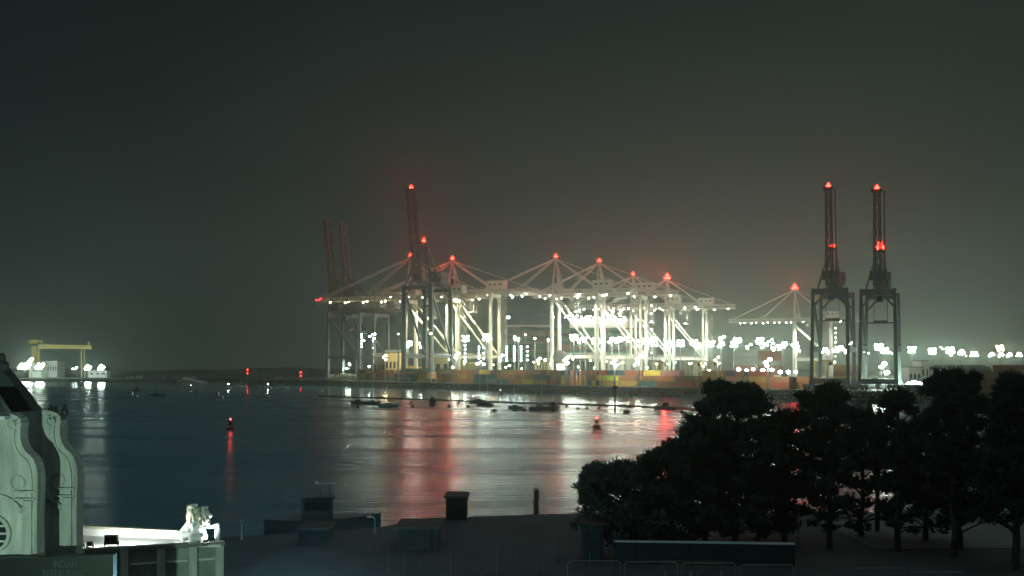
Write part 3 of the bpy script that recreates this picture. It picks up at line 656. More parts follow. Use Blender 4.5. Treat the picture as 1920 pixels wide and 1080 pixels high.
def sailboat(px, py, mast_y, rz, label, hm='hull_white', Lh=8, dark=False, lampk=None, group='moored yachts'):
    D = DW(py); t = thing('sailboat', label, 'sailboat', (GX(px, D), D, 0), R(rz), group)
    b = MB(); Lh *= .82; loft(b, hull(Lh, Lh*.32, .95)); b.build('hull', hm, t)
    b = MB(); b.box((-.02*Lh, 0, 1.25), (Lh*.34, Lh*.19, .5)); b.box((Lh*.12, 0, 1.12), (Lh*.12, Lh*.15, .3)); b.box((-.02*Lh, 0, 1.27), (Lh*.27, Lh*.195, .16), 1); b.build('cabin', [hm, 'window_glass'], t)
    zt = CH-(mast_y-HZ)/FPX*D
    b = MB(); b.tube((Lh*.08, 0, 1), (Lh*.08, 0, zt), .09, .06, 6); b.beam((Lh*.08, -Lh*.1, zt*.6), (Lh*.08, Lh*.1, zt*.6), .05); b.build('mast', 'alloy_mast', t)
    b = MB(); b.tube((Lh*.06, 0, 2.1), (-Lh*.34, 0, 2.15), .16, .12, 6); b.build('boom', 'canvas_blue', t)
    b = MB(); b.tube((Lh*.08, 0, zt-.2), (Lh*.49, 0, 1.1), .02, .02, 4); b.tube((Lh*.08, 0, zt-.2), (-Lh*.48, 0, 1), .02, .02, 4); b.build('rigging', 'alloy_mast', t)
    if lampk: child('lantern', LENS[lampk], t, (-Lh*.3, 0, 2.4))
    return t
def motorboat(px, py, rz, label, hm='hull_white', Lh=7, hcab=1.5, lampk=None, canopy=False, red=0):
    D = DW(py); t = thing('motorboat', label, 'motorboat', (GX(px, D), D, 0), R(rz), 'moored motorboats')
    b = MB(); Lh *= .85; loft(b, hull(Lh, Lh*.36, 1.0)); b.build('hull', hm, t)
    b = MB(); c = Lh*.18; w = Lh*.13
    b.hexa([(-c, -w, 1), (c, -w, 1), (c, w, 1), (-c, w, 1), (-c*.9, -w*.85, 1+hcab), (c*.5, -w*.85, 1+hcab), (c*.5, w*.85, 1+hcab), (-c*.9, w*.85, 1+hcab)])
    b.box((-.2, 0, 1+hcab*.62), (c*1.35, w*1.92, hcab*.3), 1); b.build('wheelhouse', [hm, 'window_glass'], t)
    b = MB(); b.tube((0, 0, 1+hcab), (0, 0, 2.6+hcab), .05, .03, 5)
    for k in range(5): b.tube((Lh*.1+k*Lh*.08, -Lh*.1*(1-k*.18), 1), (Lh*.1+k*Lh*.08, -Lh*.1*(1-k*.18), 1.7), .03, .03, 4)
    b.beam((Lh*.1, -Lh*.1, 1.7), (Lh*.42, -Lh*.03, 1.7), .04); b.build('rail', 'alloy_mast', t)
    if canopy: b = MB(); b.ball((-Lh*.12, 0, 1.1), 1, 0, 12, 6, (Lh*.3, Lh*.19, 2.0)); b.build('canopy', 'canvas_blue', t, True)
    if lampk: child('lantern', LENS[lampk], t, (0, 0, 1.2+hcab))
    if red: point('red_lamp', (0, -.4, 1.9+hcab), (1, .05, .04), red, .25, t)
    return t
sailboat(295, 743, 684, 10, 'dark-hulled sailboat with bright rail left of the jetty ramp', 'hull_dark', 8.5)
sailboat(372, 736, 672, 80, 'sailboat seen end-on with two small lamps below the gangway', 'hull_dark', 8)
sailboat(449, 726, 680, 5, 'low pale sailboat just left of the left red beacon reflection', Lh=10)
sailboat(479, 727, 668, 15, 'tall-masted dark sailboat right of the left red beacon', 'hull_dark', 10)
sailboat(494, 744, 694, -8, 'pale sailboat moored below the right white anchor lamp', Lh=7)
sailboat(530, 729, 678, 20, 'white-hulled sailboat right of the right white anchor lamp', Lh=10)
sailboat(521, 722, 686, 170, 'faint sailboat behind the white-hulled one', 'hull_dark', 10)
sailboat(601, 735, 680, 60, 'small sailboat near the quay end rubble', Lh=7)
sailboat(672, 757, 702, 165, 'dark sailboat left of the pale long-hulled yacht', 'hull_dark', 7)
sailboat(728, 763, 702, 175, 'long pale-hulled sailboat lying below the unlit cranes', Lh=9)
sailboat(698, 758, 690, 20, 'sailboat with blue cover behind the pale long-hulled yacht', 'canvas_blue', 7.5)
sailboat(897, 755, 700, 15, 'dark sailboat, left one of a rafted pair below the cream crane', 'hull_dark', 8, lampk='mini')
sailboat(911, 761, 697, -35, 'dark sailboat, right and nearer one of a rafted pair', 'hull_dark', 8)
sailboat(966, 768, 725, 150, 'blue-covered sailboat with a white rail, mid fairway', 'canvas_blue', 6)
sailboat(1012, 769, 702, 8, 'green-hulled sailboat with low cabin right of the blue-covered one', 'ship_hull', 8)
motorboat(244, 745, 175, 'pale motorboat with blue canopy at the far left moorings', Lh=8)
motorboat(258, 733, 10, 'small grey motorboat behind the pale one at far left', 'concrete', 7)
motorboat(358, 731, 10, 'small white cabin boat with a lit lamp below the huts', Lh=7, lampk='mini')
motorboat(406, 746, 170, 'white motorboat left of the left white anchor lamp', Lh=7)
motorboat(811, 760, 95, 'dark round-backed cruiser with canopy seen end-on', 'hull_dark', 8, 1.6, canopy=True)
motorboat(1036, 768, 30, 'dark motorboat beside the green-hulled sailboat', 'hull_dark', 6)
motorboat(938, 742, 100, 'small motorboat showing a white lamp close to the quay', 'hull_dark', 6, lampk='mini')
motorboat(1246, 768, 185, 'motorboat with red light throwing a long red reflection', 'hull_dark', 8, 1.4, red=2500)
motorboat(428, 728, 10, 'left boat of two showing bright white anchor lamps', Lh=6, lampk='small')
motorboat(502, 728, 170, 'right boat of two showing bright white anchor lamps', Lh=6, lampk='small')
motorboat(152, 722, 5, 'boat with a single white lamp below the shipyard', Lh=7, lampk='mini')
# buoys
for i, (px, py) in enumerate([(671, 765), (770, 757), (774, 763), (842, 763), (860, 756), (877, 763), (927, 771), (964, 771), (983, 770), (1036, 771), (1062, 763), (1083, 768), (1087, 759), (1100, 767), (1122, 767), (1172, 775), (1178, 774), (1183, 764), (1278, 774), (1300, 770)]):
    D = DW(py); b = MB(); b.ball((0, 0, .18), .62, 0, 10, 6); b.tube((0, 0, .6), (0, 0, 1.0), .08, .08, 6); b.ball((0, 0, 1.05), .14, 0, 6, 4)
    o = b.build('mooring_buoy', 'buoy_dark', None, True); o.location = (GX(px, D), D, 0); tag(o, f'dark round mooring buoy, {ordn(i)} from the left in the fairway', 'buoy', 'mooring buoys')
def beacon_buoy(px, py, lab, r):
    D = DW(py); t = thing('channel_buoy', lab, 'buoy', (GX(px, D), D, 0), 0, 'red channel buoys')
    b = MB(); b.tube((0, 0, -.3), (0, 0, .55), .85, .85, 14); b.tube((0, 0, .55), (0, 0, .7), .85, .5, 14); b.build('float', 'buoy_red', t)
    b = MB()
    for k in range(4): a = math.pi/2*k+.4; b.tube((.6*math.cos(a), .6*math.sin(a), .6), (.3*math.cos(a), .3*math.sin(a), 1.9), .05, .05, 5)
    b.tube((0, 0, 1.0), (0, 0, 1.75), .38, .38, 10); b.build('cage', 'buoy_red', t)
    b = MB(); b.tube((0, 0, 1.9), (0, 0, 2.1), .14, .14, 8, 0); b.ball((0, 0, 2.25), .16, 1, 8, 5); b.build('lantern', ['black_metal', 'lamp_red_soft'], t)
    point('red_lamp', (0, -.05, 2.52), (1, .22, .2), r, .10, t)
beacon_buoy(432, 806, 'red channel buoy alone on the dark water at left', 14)
beacon_buoy(1119, 803, 'red channel buoy on the brighter water left of the trees', 14)
# pile beacon and the two red leading lights
D = DW(769); t = thing('pile_beacon', 'thick wooden pile with a dark basket topmark standing in the fairway', 'beacon', (GX(1153, D), D, 0))
b = MB(); zt = CH-(727-HZ)/FPX*D; b.tube((0, 0, -.5), (0, 0, zt), .34, .28, 10); b.build('pile', 'timber', t)
b = MB(); b.tube((0, 0, zt-.5), (0, 0, zt+.5), .75, .95, 10); b.tube((0, 0, zt+.5), (0, 0, zt+1.4), .08, .08, 6); b.build('topmark', 'black_metal', t)
for px, ys, lab in ((464, (693, 700), 'left and larger pair of red leading lights'), (564, (698, 705), 'right and smaller pair of red leading lights')):
    D = 900; t = thing('leading_light', lab+' on a post by the yachts', 'beacon', (GX(px, D), D, 0), 0, 'red leading lights')
    zt = CH-(ys[0]-HZ)/FPX*D; b = MB(); b.tube((0, 0, -.5), (0, 0, zt), .2, .15, 6); b.box((0, .3, zt-1.2), (1.6, .2, 4)); b.build('post', 'galvanised', t)
    for y in ys:
        z = CH-(y-HZ)/FPX*D; child('red_lamp', LENS['red_soft'], t, (0, -.5, z))
# floating breakwater
pts = [(W(600, 742, 1)), (W(800, 748, 1)), (W(1000, 756, 1)), (W(1180, 760, 1)), (W(1330, 768, 1)), (W(1600, 778, 1))]
wl = []
for px, py in ((600, 743), (800, 750), (1000, 757), (1180, 762), (1330, 769), (1480, 776)): D = DW(py); wl.append(Vector((GX(px, D), D, 0)))
b = MB()
for p, q in zip(wl[:-1], wl[1:]):
    n = int((q-p).length/9)+1
    for k in range(n):
        a, c = p.lerp(q, k/n), p.lerp(q, (k+.94)/n); b.beam(a+Vector((0, 0, .12)), c+Vector((0, 0, .12)), 1.9, .7)
        b.tube(a+Vector((0, 0, .4)), a+Vector((0, 0, 1.0)), .08, .08, 5)
tag(b.build('floating_breakwater', 'concrete_dark'), 'long low dark floating breakwater crossing the fairway', 'breakwater')

# ------------------------------------------------------------------ foreground building on the left
def outline(P, D): return [W(x, y, D) for x, y in P]
GAB = [(-118, 1060), (-118, 930), (-116, 895), (-104, 866), (-92, 850), (-88, 838), (-90, 800), (-78, 780), (0, 778), (22, 780), (35, 785), (38, 792), (36, 806), (36, 822), (40, 838), (48, 850), (58, 858), (64, 868), (68, 884), (69, 905), (68, 930), (67, 960), (67, 1060)]
def gable(dx, dy, D, label, window):
    o0 = W(dx-25, 1060+dy, D)
    t = thing('dutch_gable', label, 'gable', o0, 0, 'curved gables of the pier building')
    G = [(x+dx, y+dy) for x, y in GAB]
    rel = lambda P, off=0: [W(x, y, D)-o0+Vector((0, off, 0)) for x, y in P]
    b = MB(); b.prism(rel(G), (0, .45, 0)); b.build('wall', 'stucco', t)
    b = MB(); rim = rel(G[8:])                                  # coping that follows the curve
    for p, q in zip(rim[:-1], rim[1:]): b.beam(p+Vector((.03, .15, 0)), q+Vector((.03, .15, 0)), .62, .16)
    b.build('coping', 'stucco', t)
    b = MB(); rim2 = rel([(x-9, y+4) for x, y in G[9:21]])
    for p, q in zip(rim2[:-1], rim2[1:]): b.beam(p+Vector((0, -.04, 0)), q+Vector((0, -.04, 0)), .10, .07)
    s_ = D/FPX
    for cx, cy, r in ((34, 905, 13), (24, 795, 10)):
        c = W(cx+dx, cy+dy, D)-o0
        for k in range(16):
            u, v = 2*math.pi*k/16, 2*math.pi*(k+1)/16
            b.beam(c+Vector((r*s_*math.cos(u), -.03, r*s_*math.sin(u))), c+Vector((r*s_*math.cos(v), -.03, r*s_*math.sin(v))), .08, .05)
    for y in (921, 935): p, q = W(30+dx, y+dy, D)-o0, W(70+dx, y+dy, D)-o0; b.beam(p+Vector((0, -.1, 0)), q+Vector((0, -.1, 0)), .28, .06)
    b.build('moulding', 'stucco', t)
    b = MB()                                                # big arch band and pilaster
    cx, cy = -10+dx, 990+dy; r = 62
    for k in range(14):
        u, v = R(30+k*10), R(40+k*10); b.beam(W(cx+r*math.cos(u), cy-r*math.sin(u), D)-o0+Vector((0, -.08, 0)), W(cx+r*math.cos(v), cy-r*math.sin(v), D)-o0+Vector((0, -.08, 0)), .2, .14)
    b.build('arch_moulding', 'stucco', t); b = MB()
    for x0, x1 in ((47, 64),):
        b.prism(rel([(x0+dx, 1058+dy), (x1+dx, 1058+dy), (x1+dx, 938+dy), (x0+dx, 938+dy)], 0), (0, -.22, 0))
        for y in (950, 970, 1000, 1020): b.prism(rel([(x0-1+dx, y+3+dy), (x1+1+dx, y+3+dy), (x1+1+dx, y+dy), (x0-1+dx, y+dy)], -.22), (0, -.05, 0))
    b.build('pilaster', 'stucco', t)
    if window:
        c = W(-14, 1000, D)-o0; b = MB(); n = 28; r = 34*s_
        b.face([c+Vector((r*math.cos(2*math.pi*k/n), -.03, r*math.sin(2*math.pi*k/n))) for k in range(n)][::1], 0)
        for k in range(n): u, v = 2*math.pi*k/n, 2*math.pi*(k+1)/n; b.beam(c+Vector((r*math.cos(u), -.08, r*math.sin(u))), c+Vector((r*math.cos(v), -.08, r*math.sin(v))), .2, .12, 1)
        for k in (-.35, .0, .35): b.box((c.x, -.06, c.z+k*r*1.2), (r*1.8, .05, .07), 1)
        b.build('round_window', ['window_glass', 'stucco'], t)
    return t
gable(0, 0, 38, 'near curved white gable with a round window, cut by the left edge', True)
gable(74, -6, 40.5, 'farther curved white gable standing right behind the near one', False)
t = thing('pier_building', 'pale building body with dark pitched roof behind the curved gables', 'building', (-22, 43, 2))
o0 = Vector((-22, 43, 2))
b = MB(); D = 42.4
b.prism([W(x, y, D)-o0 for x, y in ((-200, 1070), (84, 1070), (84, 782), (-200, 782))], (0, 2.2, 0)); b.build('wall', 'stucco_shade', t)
b = MB()
b.prism([W(x, y, 41.7)-o0 for x, y in ((-160, 778), (68, 778), (34, 730), (0, 690), (-12, 668), (-60, 668))], (0, .8, 0)); b.build('roof', 'slate_roof', t)
b = MB(); b.prism([W(x, y, 41.2)-o0 for x, y in ((-60, 776), (16, 776), (0, 752), (-20, 722))], (0, .35, 0)); b.build('dormer', 'stucco', t)
b = MB(); p0 = W(4, 690, 41.5)-o0
b.ball((p0.x, p0.y, p0.z+.1), .26, 0, 10, 6, (1, 1, .8)); b.ball((p0.x, p0.y, p0.z+.38), .14, 0, 8, 5, (1, 1, 1.5)); b.build('finial', 'slate_roof', t)
b = MB(); c = W(0, 782, 37.8)-o0; b.box((c.x-2, c.y+.3, c.z-.02), (4+.7, 1.4, .12)); b.build('cornice', 'stone_white', t)
b = MB()
for q in ((95, 776), (104, 778), (121, 776)):
    p = W(q[0], q[1], 40.5)-o0; b.ball((p.x, p.y, p.z+.05), .14, 0, 8, 5, (1, 1, 1.4)); b.ball((p.x, p.y, p.z+.28), .07, 0, 6, 4); b.tube((p.x, p.y, p.z-.2), (p.x, p.y, p.z), .05, .05, 6)
b.build('finial', 'black_metal', t)
# portico with parapet, flat roof lit by floodlights
zr = 5.9
t = thing('portico', 'low pale portico with panelled parapet and brightly lit flat roof', 'building', (-14, 43, 2)); o0 = Vector((-14, 43, 2))
A = W(150, 1022, 42.5); Bp = W(415, 1013, 44.6); C = W(352, 1010, 46.2); Dp = W(150, 999, 47.0)
A.z = Bp.z = zr; C.z = Dp.z = zr
def pr(b, pts, z0, z1, m=0): b.prism([Vector((p.x, p.y, z0))-o0 for p in pts], (0, 0, z1-z0), m)
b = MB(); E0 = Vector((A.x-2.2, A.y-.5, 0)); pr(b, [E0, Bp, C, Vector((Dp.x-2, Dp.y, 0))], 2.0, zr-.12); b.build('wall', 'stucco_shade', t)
b = MB(); pr(b, [A+Vector((.2, .3, 0)), Bp+Vector((-.5, .25, 0)), C+Vector((-.2, -.2, 0)), Dp], zr-.118, zr-.06); b.build('roof', 'white_paint', t)
dd = (Bp-A).normalized(); nn = Vector((dd.y, -dd.x, 0))
b = MB(); b.beam(A+Vector((-1.2, -.27, .0))-o0, Bp-o0+dd*.1, .42, .13); b.build('coping', 'concrete', t)
b = MB(); b.beam(Dp-o0+Vector((0, 0, .12)), C-o0+Vector((0, 0, .02)), .3, .3); b.build('rear_parapet', 'white_paint', t)
b = MB(); b.beam(Dp-o0+Vector((0, 0, .33)), C-o0+Vector((0, 0, .2)), .34, .10); b.build('rear_coping', 'gold_paint', t)
b = MB(); Lw = (Bp-A).length
for u in (.0, .30, .56, .79, .985): b = MB(); p = A.lerp(Bp, u)-o0; b.box((p.x+nn.x*.06, p.y+nn.y*.06, 3.9-1.0), (.32, .07, 2.2), 0, math.atan2(dd.y, dd.x)); b.build('pilaster', 'stucco', t)
b = MB()
for u0, u1 in ((.08, .26), (.34, .53), (.60, .75), (.83, .95)): p, q = A.lerp(Bp, u0)-o0, A.lerp(Bp, u1)-o0; p.z = q.z = zr-2-.62; b.beam(p+nn*.03, q+nn*.03, .1, .06)
b.build('moulding', 'stone_white', t)
# restaurant sign in front of the gables
o0 = W(90, 1075, 37.0); t = thing('restaurant_sign', 'dark green sign board with faint capital lettering below the gables', 'sign', o0, 0)
b = MB(); b.prism([W(x, y, 37.0)-o0 for x, y in ((-150, 1130), (212, 1130), (212, 1040), (-150, 1052))], (0, .35, 0)); b.build('board', 'sign_green', t)
for txt, px0, px1, py in (('INDIAN', 104, 141, 1064), ('RESTAURANT', 86, 156, 1081)):
    cu = bpy.data.curves.new('lettering', 'FONT'); cu.body = txt; cu.size = .33; cu.extrude = .01; cu.align_x = 'CENTER'; cu.materials.append(MATS['sign_letter'])
    tmp = bpy.data.objects.new('tmp', cu); me = bpy.data.meshes.new_from_object(tmp); bpy.data.objects.remove(tmp)
    me.materials.clear(); me.materials.append(MATS['sign_letter'])
    o = bpy.data.objects.new('lettering', me); COL.objects.link(o); o.parent = t; o.rotation_euler = (R(90), 0, 0)
    p = W((px0+px1)/2, py, 37.0)-o0; o.location = (p.x, -.02, p.z); o.scale = (.72, 1, 1)
# floodlights on the portico roof
def roof_flood(px, py, D, w, h, label, aim, energy, col):
    p = W(px, py, D); p.z = zr+.02; t = thing('roof_floodlight', label, 'floodlight', p, 0, 'floodlights on the portico roof')
    b = MB(); b.box((0, 0, h*.55+.08), (w, .18, h)); b.box((0, -.1, .02), (w*.6, .12, .05)); b.beam((-w/2-.02, 0, 0), (-w/2-.02, 0, h*.6), .05); b.beam((w/2+.02, 0, 0), (w/2+.02, 0, h*.6), .05); hs = b.build('housing', 'black_metal', t)
    b = MB(); b.box((0, .1, h*.55+.08), (w*.86, .02, h*.8)); b.build('lens', 'lamp_mini', hs)
    d = bpy.data.lights.new('beam', 'SPOT'); d.energy = energy; d.color = col; d.spot_size = R(120); d.spot_blend = .6; d.shadow_soft_size = .08
    o = bpy.data.objects.new('beam', d); COL.objects.link(o); o.parent = t; o.location = (0, .17, h*.55+.1); v = Vector(aim)-p-Vector((0, .17, h*.5)); o.rotation_euler = v.to_track_quat('-Z', 'Y').to_euler()
LC = W(380, 985, 45.2)
roof_flood(209, 1021, 43.4, .50, .38, 'large boxy dark floodlight on the portico roof', (LC.x-2.4, 45.3, 5.9), 700, (.92, 1, .95))
roof_flood(169, 1021, 43.2, .2, .16, 'small tilted dark floodlight near the gable foot', (LC.x-4, 45.6, 5.9), 260, (.95, 1, .9))
roof_flood(385, 1016, 44.1, .16, .1, 'tiny floodlight at the feet of the lion statues', (LC.x, 45.6, 7.2), 260, (.85, 1, 1))

# lion statues: a continuous body grown from joined volumes, a mane over it
def lion(px, py, D, label, paw):
    base = W(px, py, D); base.z = zr-.05
    t = thing('lion_statue', label, 'statue', base, 0, 'lion statues on the portico'); t.scale = (1.1, 1.1, 1.06)
    k = D/FPX
    def cap(b, p, q, r0, r1, n=7):
        for i in range(n):
            u = i/(n-1); c = [p[j]+(q[j]-p[j])*u for j in range(3)]; b.ball(c, r0+(r1-r0)*u, 0, 10, 7)
    b = MB()
    cap(b, (-.28, 0, .24), (-.05, 0, .62), .24, .20); cap(b, (-.05, 0, .62), (.08, 0, .92), .20, .15)       # haunch, chest, neck
    for s in (-1, 1):
        cap(b, (-.26, s*.16, .26), (.08, s*.19, .30), .17, .10); cap(b, (.08, s*.19, .30), (.02, s*.19, .06), .08, .06); cap(b, (.02, s*.19, .05), (.22, s*.19, .05), .06, .05)
    cap(b, (.08, -.13, .66), (.16, -.14, .32), .10, .07); cap(b, (.16, -.14, .32), (.17, -.14, .06), .065, .06); cap(b, (.17, -.14, .05), (.29, -.14, .05), .06, .05)
    if paw: cap(b, (.1, .12, .68), (.33, .12, .66), .10, .075); cap(b, (.33, .12, .66), (.52, .12, .74), .075, .06); b.ball((.55, .12, .74), .075, 0, 8, 6)
    else: cap(b, (.08, .13, .66), (.22, .14, .36), .10, .07); cap(b, (.22, .14, .36), (.24, .14, .06), .065, .06); cap(b, (.24, .14, .05), (.34, .14, .05), .06, .05)
    b.ball((.12, 0, 1.16), .17, 0, 12, 8, (1.05, .9, 1.05)); b.ball((.28, 0, 1.10), .10, 0, 10, 7, (1.15, .9, .8)); b.ball((.35, 0, 1.13), .04, 0, 6, 5); b.ball((.26, 0, 1.03), .06, 0, 8, 5, (1.2, .8, .5))
    for s in (-1, 1): b.ball((.05, s*.13, 1.31), .055, 0, 7, 5); b.ball((.24, s*.07, 1.19), .03, 0, 6, 4)
    cap(b, (-.45, 0, .12), (-.66, .05, .10), .05, .04, 6); b.ball((-.70, .05, .12), .07, 0, 7, 5)
    o = b.build('body', 'stone_white', t, True); md = o.modifiers.new('Remesh', 'REMESH'); md.mode = 'VOXEL'; md.voxel_size = .02; md.use_smooth_shade = True
    b = MB(); random.seed(int(px))
    for i in range(95):
        a = random.uniform(0, 2*math.pi); h = random.uniform(0, 1); z = 1.36-h*.62; r = .15+.07*math.sin(h*2.6)
        x = .03+r*math.cos(a)*.95-.0; y = r*math.sin(a)
        if x > .15 and z > 1.02: continue
        b.ball((x+.03*h, y, z), .065, 0, 6, 4, (.75, .75, 1.5))
    o = b.build('mane', 'gold_paint', t, True); md = o.modifiers.new('Remesh', 'REMESH'); md.mode = 'VOXEL'; md.voxel_size = .024; md.use_smooth_shade = True
    b = MB()
    b.tube((.10, 0, 1.33), (.10, 0, 1.45), .10, .14, 8); b.build('crown_band', 'stone_white', t)
    if paw:
        b = MB(); b.prism([(.44, .10, .02), (.62, .10, .02), (.64, .10, .5), (.6, .10, .66), (.46, .10, .66), (.43, .10, .5)], (0, .06, 0)); b.build('shield', 'hull_dark', t)
        b = MB(); b.beam((.58, .03, .0), (.58, .03, .72), .03); b.build('shield_edge', 'stone_white', t)
    b = MB(); b.box((0, 0, -.02), (1.5 if paw else 1.1, .62, .09)); b.build('plinth', 'stone_white', t)
    return t
lion(379, 1010, 44.55, 'right lion statue with gold mane, forepaw resting on a shield', True)
lion(359, 1011, 45.35, 'left lion statue with gold mane, seated behind the other', False)

# ------------------------------------------------------------------ foreground wharf and park furniture
def lamp_post(px, ybase, ytop, lab, hook=False, lit=None):
    D = DW(ybase, 2); t = thing('lamp_post', lab, 'lamp post', (GX(px, D), D, 2.0), 0)
    z = CH-(ytop-HZ)/FPX*D-2; b = MB(); b.tube((0, 0, 0), (0, 0, z), .06, .05, 8); b.tube((0, 0, 0), (0, 0, .3), .11, .09, 8)
    if hook: b.beam((0, 0, z), (-.3, 0, z+.18), .06); b.beam((-.3, 0, z+.18), (-.45, 0, z+.1), .06)
    b.build('pole', 'galvanised', t)
    b = MB(); b.box((-.4 if hook else 0, 0, z+.12), (.3, .16, .1)); b.build('lamp_head', 'galvanised', t)
    return t
lamp_post(453, 1012, 980, 'short lamp post with pale head right of the portico')
lamp_post(703, 1000, 972, 'hooked lamp post on the dark wharf', True)
lamp_post(1497, 1024, 950, 'thin pale lamp post between the pine trunks')
lamp_post(1093, 1024, 983, 'slim post beside the service hut under the leftmost pine')
lamp_post(868, 958, 934, 'pale white post on the wharf cabin side')
for px, yt, yb, w, lab in ((1006, 922, 960, .5, 'thick wooden mooring pile with a pale edge at the wharf'), (1128, 945, 975, .4, 'short dark mooring pile beneath the leftmost pine')):
    D = 83; b = MB(); z = CH-(yt-HZ)/FPX*D; b.tube((0, 0, -.5), (0, 0, z), w*.42, w*.38, 10); b.tube((0, 0, z), (0, 0, z+.12), w*.5, .1, 10, 1); b.beam((w*.4, -.15, .3), (w*.4, -.15, z), .05, .05, 1)
    o = b.build('mooring_pile', ['timber', 'galvanised']); o.location = (GX(px, D), D+1.5, 0); tag(o, lab, 'mooring pile', 'piles at the wharf')
def hut(px0, px1, ytop, D, dep, lab, m='timber_black', rm='slate_roof'):
    x0, x1 = GX(px0, D), GX(px1, D); z = CH-(ytop-HZ)/FPX*D-2; w = x1-x0; t = thing('wharf_hut', lab, 'hut', ((x0+x1)/2, D+dep/2, 2), 0)
    b = MB(); b.box((0, 0, z/2), (w, dep, z)); wl_ = b.build('wall', m, t)
    b = MB(); b.box((0, 0, z+.07), (w+.3, dep+.3, .14)); b.build('roof', rm, t)
    b = MB(); b.box((w*.2, -dep/2-.02, min(z*.5, 1)), (min(.8, w*.3), .06, min(z*.85, 1.9))); b.build('door', 'timber_black', wl_)
    return t
hut(836, 874, 934, 79.5, 3, 'dark boxy cabin on the wharf edge')
hut(745, 820, 992, 66, 3.5, 'low hut near the hooked lamp post')
hut(1095, 1132, 984, 62, 2.5, 'upright service hut under the leftmost pine')
hut(560, 612, 994, 68, 3, 'dark low hut below the workboat')
# workboat at the wharf
D = 86; t = thing('workboat', 'dark workboat with a lamp mast moored beyond the wharf', 'workboat', (GX(606, D), D, 0), R(12))
b = MB(); loft(b, hull(9, 3, 1.3)); b.build('hull', 'hull_dark', t)
b = MB(); b.box((-.5, 0, 2.1), (2.4, 2, 1.6)); b.box((-.5, 0, 2.95), (2.8, 2.3, .12)); b.box((-.5, -1.01, 2.3), (1.9, .05, .6), 1); b.build('wheelhouse', ['hull_dark', 'window_glass'], t)
b = MB(); b.tube((-.2, 0, 3), (-.2, 0, 4.2), .06, .05, 6); b.tube((.5, 0, 3), (.5, 0, 4.0), .05, .05, 6); b.beam((-.6, 0, 3.95), (.9, 0, 3.95), .08); b.box((-.5, 0, 4.05), (.25, .2, .2)); b.tube((-2, 0, 1.4), (-3, 0, 3.3), .05, .05, 6); b.build('mast', 'alloy_mast', t)
# posts of the wharf fence
random.seed(4)
for i in range(15):
    px = 700+i*29; yb = 1040+(i % 3)*13; D = DW(yb+14, 2); b = MB(); h = random.uniform(1.1, 1.6)
    b.tube((0, 0, 0), (0, 0, h), .022, .022, 6); b.ball((0, 0, h+.03), .05, 0, 6, 4); b.box((0, 0, .03), (.16, .16, .06))
    o = b.build('fence_post', 'black_metal'); o.location = (GX(px, D), D, 2.0); tag(o, f'thin bare post standing on the dark quayside, {ordn(i)} from the left', 'post', 'bare posts on the quayside')
# low wall with pale coping and benches
t = thing('park_wall', 'low dark park wall with a thin pale coping under the pines', 'wall', (0, 0, 2))
p, q = W(1150, 1010, 62), W(1490, 1023, 61); p.z = q.z = 0
b = MB(); b.beam(p+Vector((0, 0, .6)), q+Vector((0, 0, .6)), .3, 1.2); b.build('wall', 'timber_black', t)
b = MB(); b.beam(p+Vector((0, 0, 1.24)), q+Vector((0, 0, 1.24)), .36, .08); b.build('coping', 'stone_white', t)
for px, lab in ((1272, 'left park bench in front of the low wall'), (1330, 'right park bench in front of the low wall')):
    D = 57.5; t = thing('park_bench', lab, 'bench', (GX(px, D), D, 2.02), 0, 'park benches')
    b = MB(); b.box((0, 0, .45), (1.5, .42, .05)); b.build('seat', 'timber', t)
    b = MB(); b.box((0, .2, .72), (1.5, .04, .3)); b.build('backrest', 'timber', t)
    for s in (-1, 1): b = MB(); b.box((s*.65, 0, .21), (.06, .4, .42)); b.build('leg', 'galvanised', t)
# temporary mesh fence panels
def panel(x0, x1, D, ztop, i, lab):
    w = x1-x0; t = thing('mesh_fence', lab, 'fence', ((x0+x1)/2, D, 2.02), 0, 'temporary fence panels')
    h = ztop-2.02; b = MB(); r = .03
    for s in (-1, 1): b.tube((s*(w/2-.06), 0, 0), (s*(w/2-.06), 0, h-.12), r, r, 6); b.tube((s*(w/2-.06), 0, h-.12), (s*(w/2-.18), 0, h), r, r, 6)
    b.tube((-w/2+.18, 0, h), (w/2-.18, 0, h), r, r, 6); b.tube((-w/2+.06, 0, .25), (w/2-.06, 0, .25), r, r, 6); b.build('frame', 'galvanised', t)
    b = MB(); n = int(w/.12)
    for k in range(1, n): b.beam((-w/2+w*k/n, 0, .25), (-w/2+w*k/n, 0, h-.02), .006)
    for k in range(1, 9): b.beam((-w/2+.06, 0, h*k/9), (w/2-.06, 0, h*k/9), .006)
    b.build('mesh_infill', 'galvanised', t)
    for s in (-1, 1): b = MB(); b.box((s*(w/2-.06), 0, .07), (.25, .6, .14)); b.build('foot', 'concrete', t)
LB = ['leftmost of the mesh fence panels at the bottom', 'second mesh fence panel from the left', 'third mesh fence panel, its top rail shining', 'fourth mesh fence panel, left of the gap', 'mesh fence panel just right of the gap', 'last mesh fence panel toward the right edge']
for i, (a, c, y) in enumerate([(1062, 1166, 1052), (1168, 1273, 1053), (1276, 1381, 1055), (1384, 1490, 1058), (1598, 1696, 1064), (1700, 1806, 1071)]):
    D = 48; panel(GX(a, D), GX(c, D), D-i*.05, CH-(y-HZ)/FPX*D, i, LB[i])
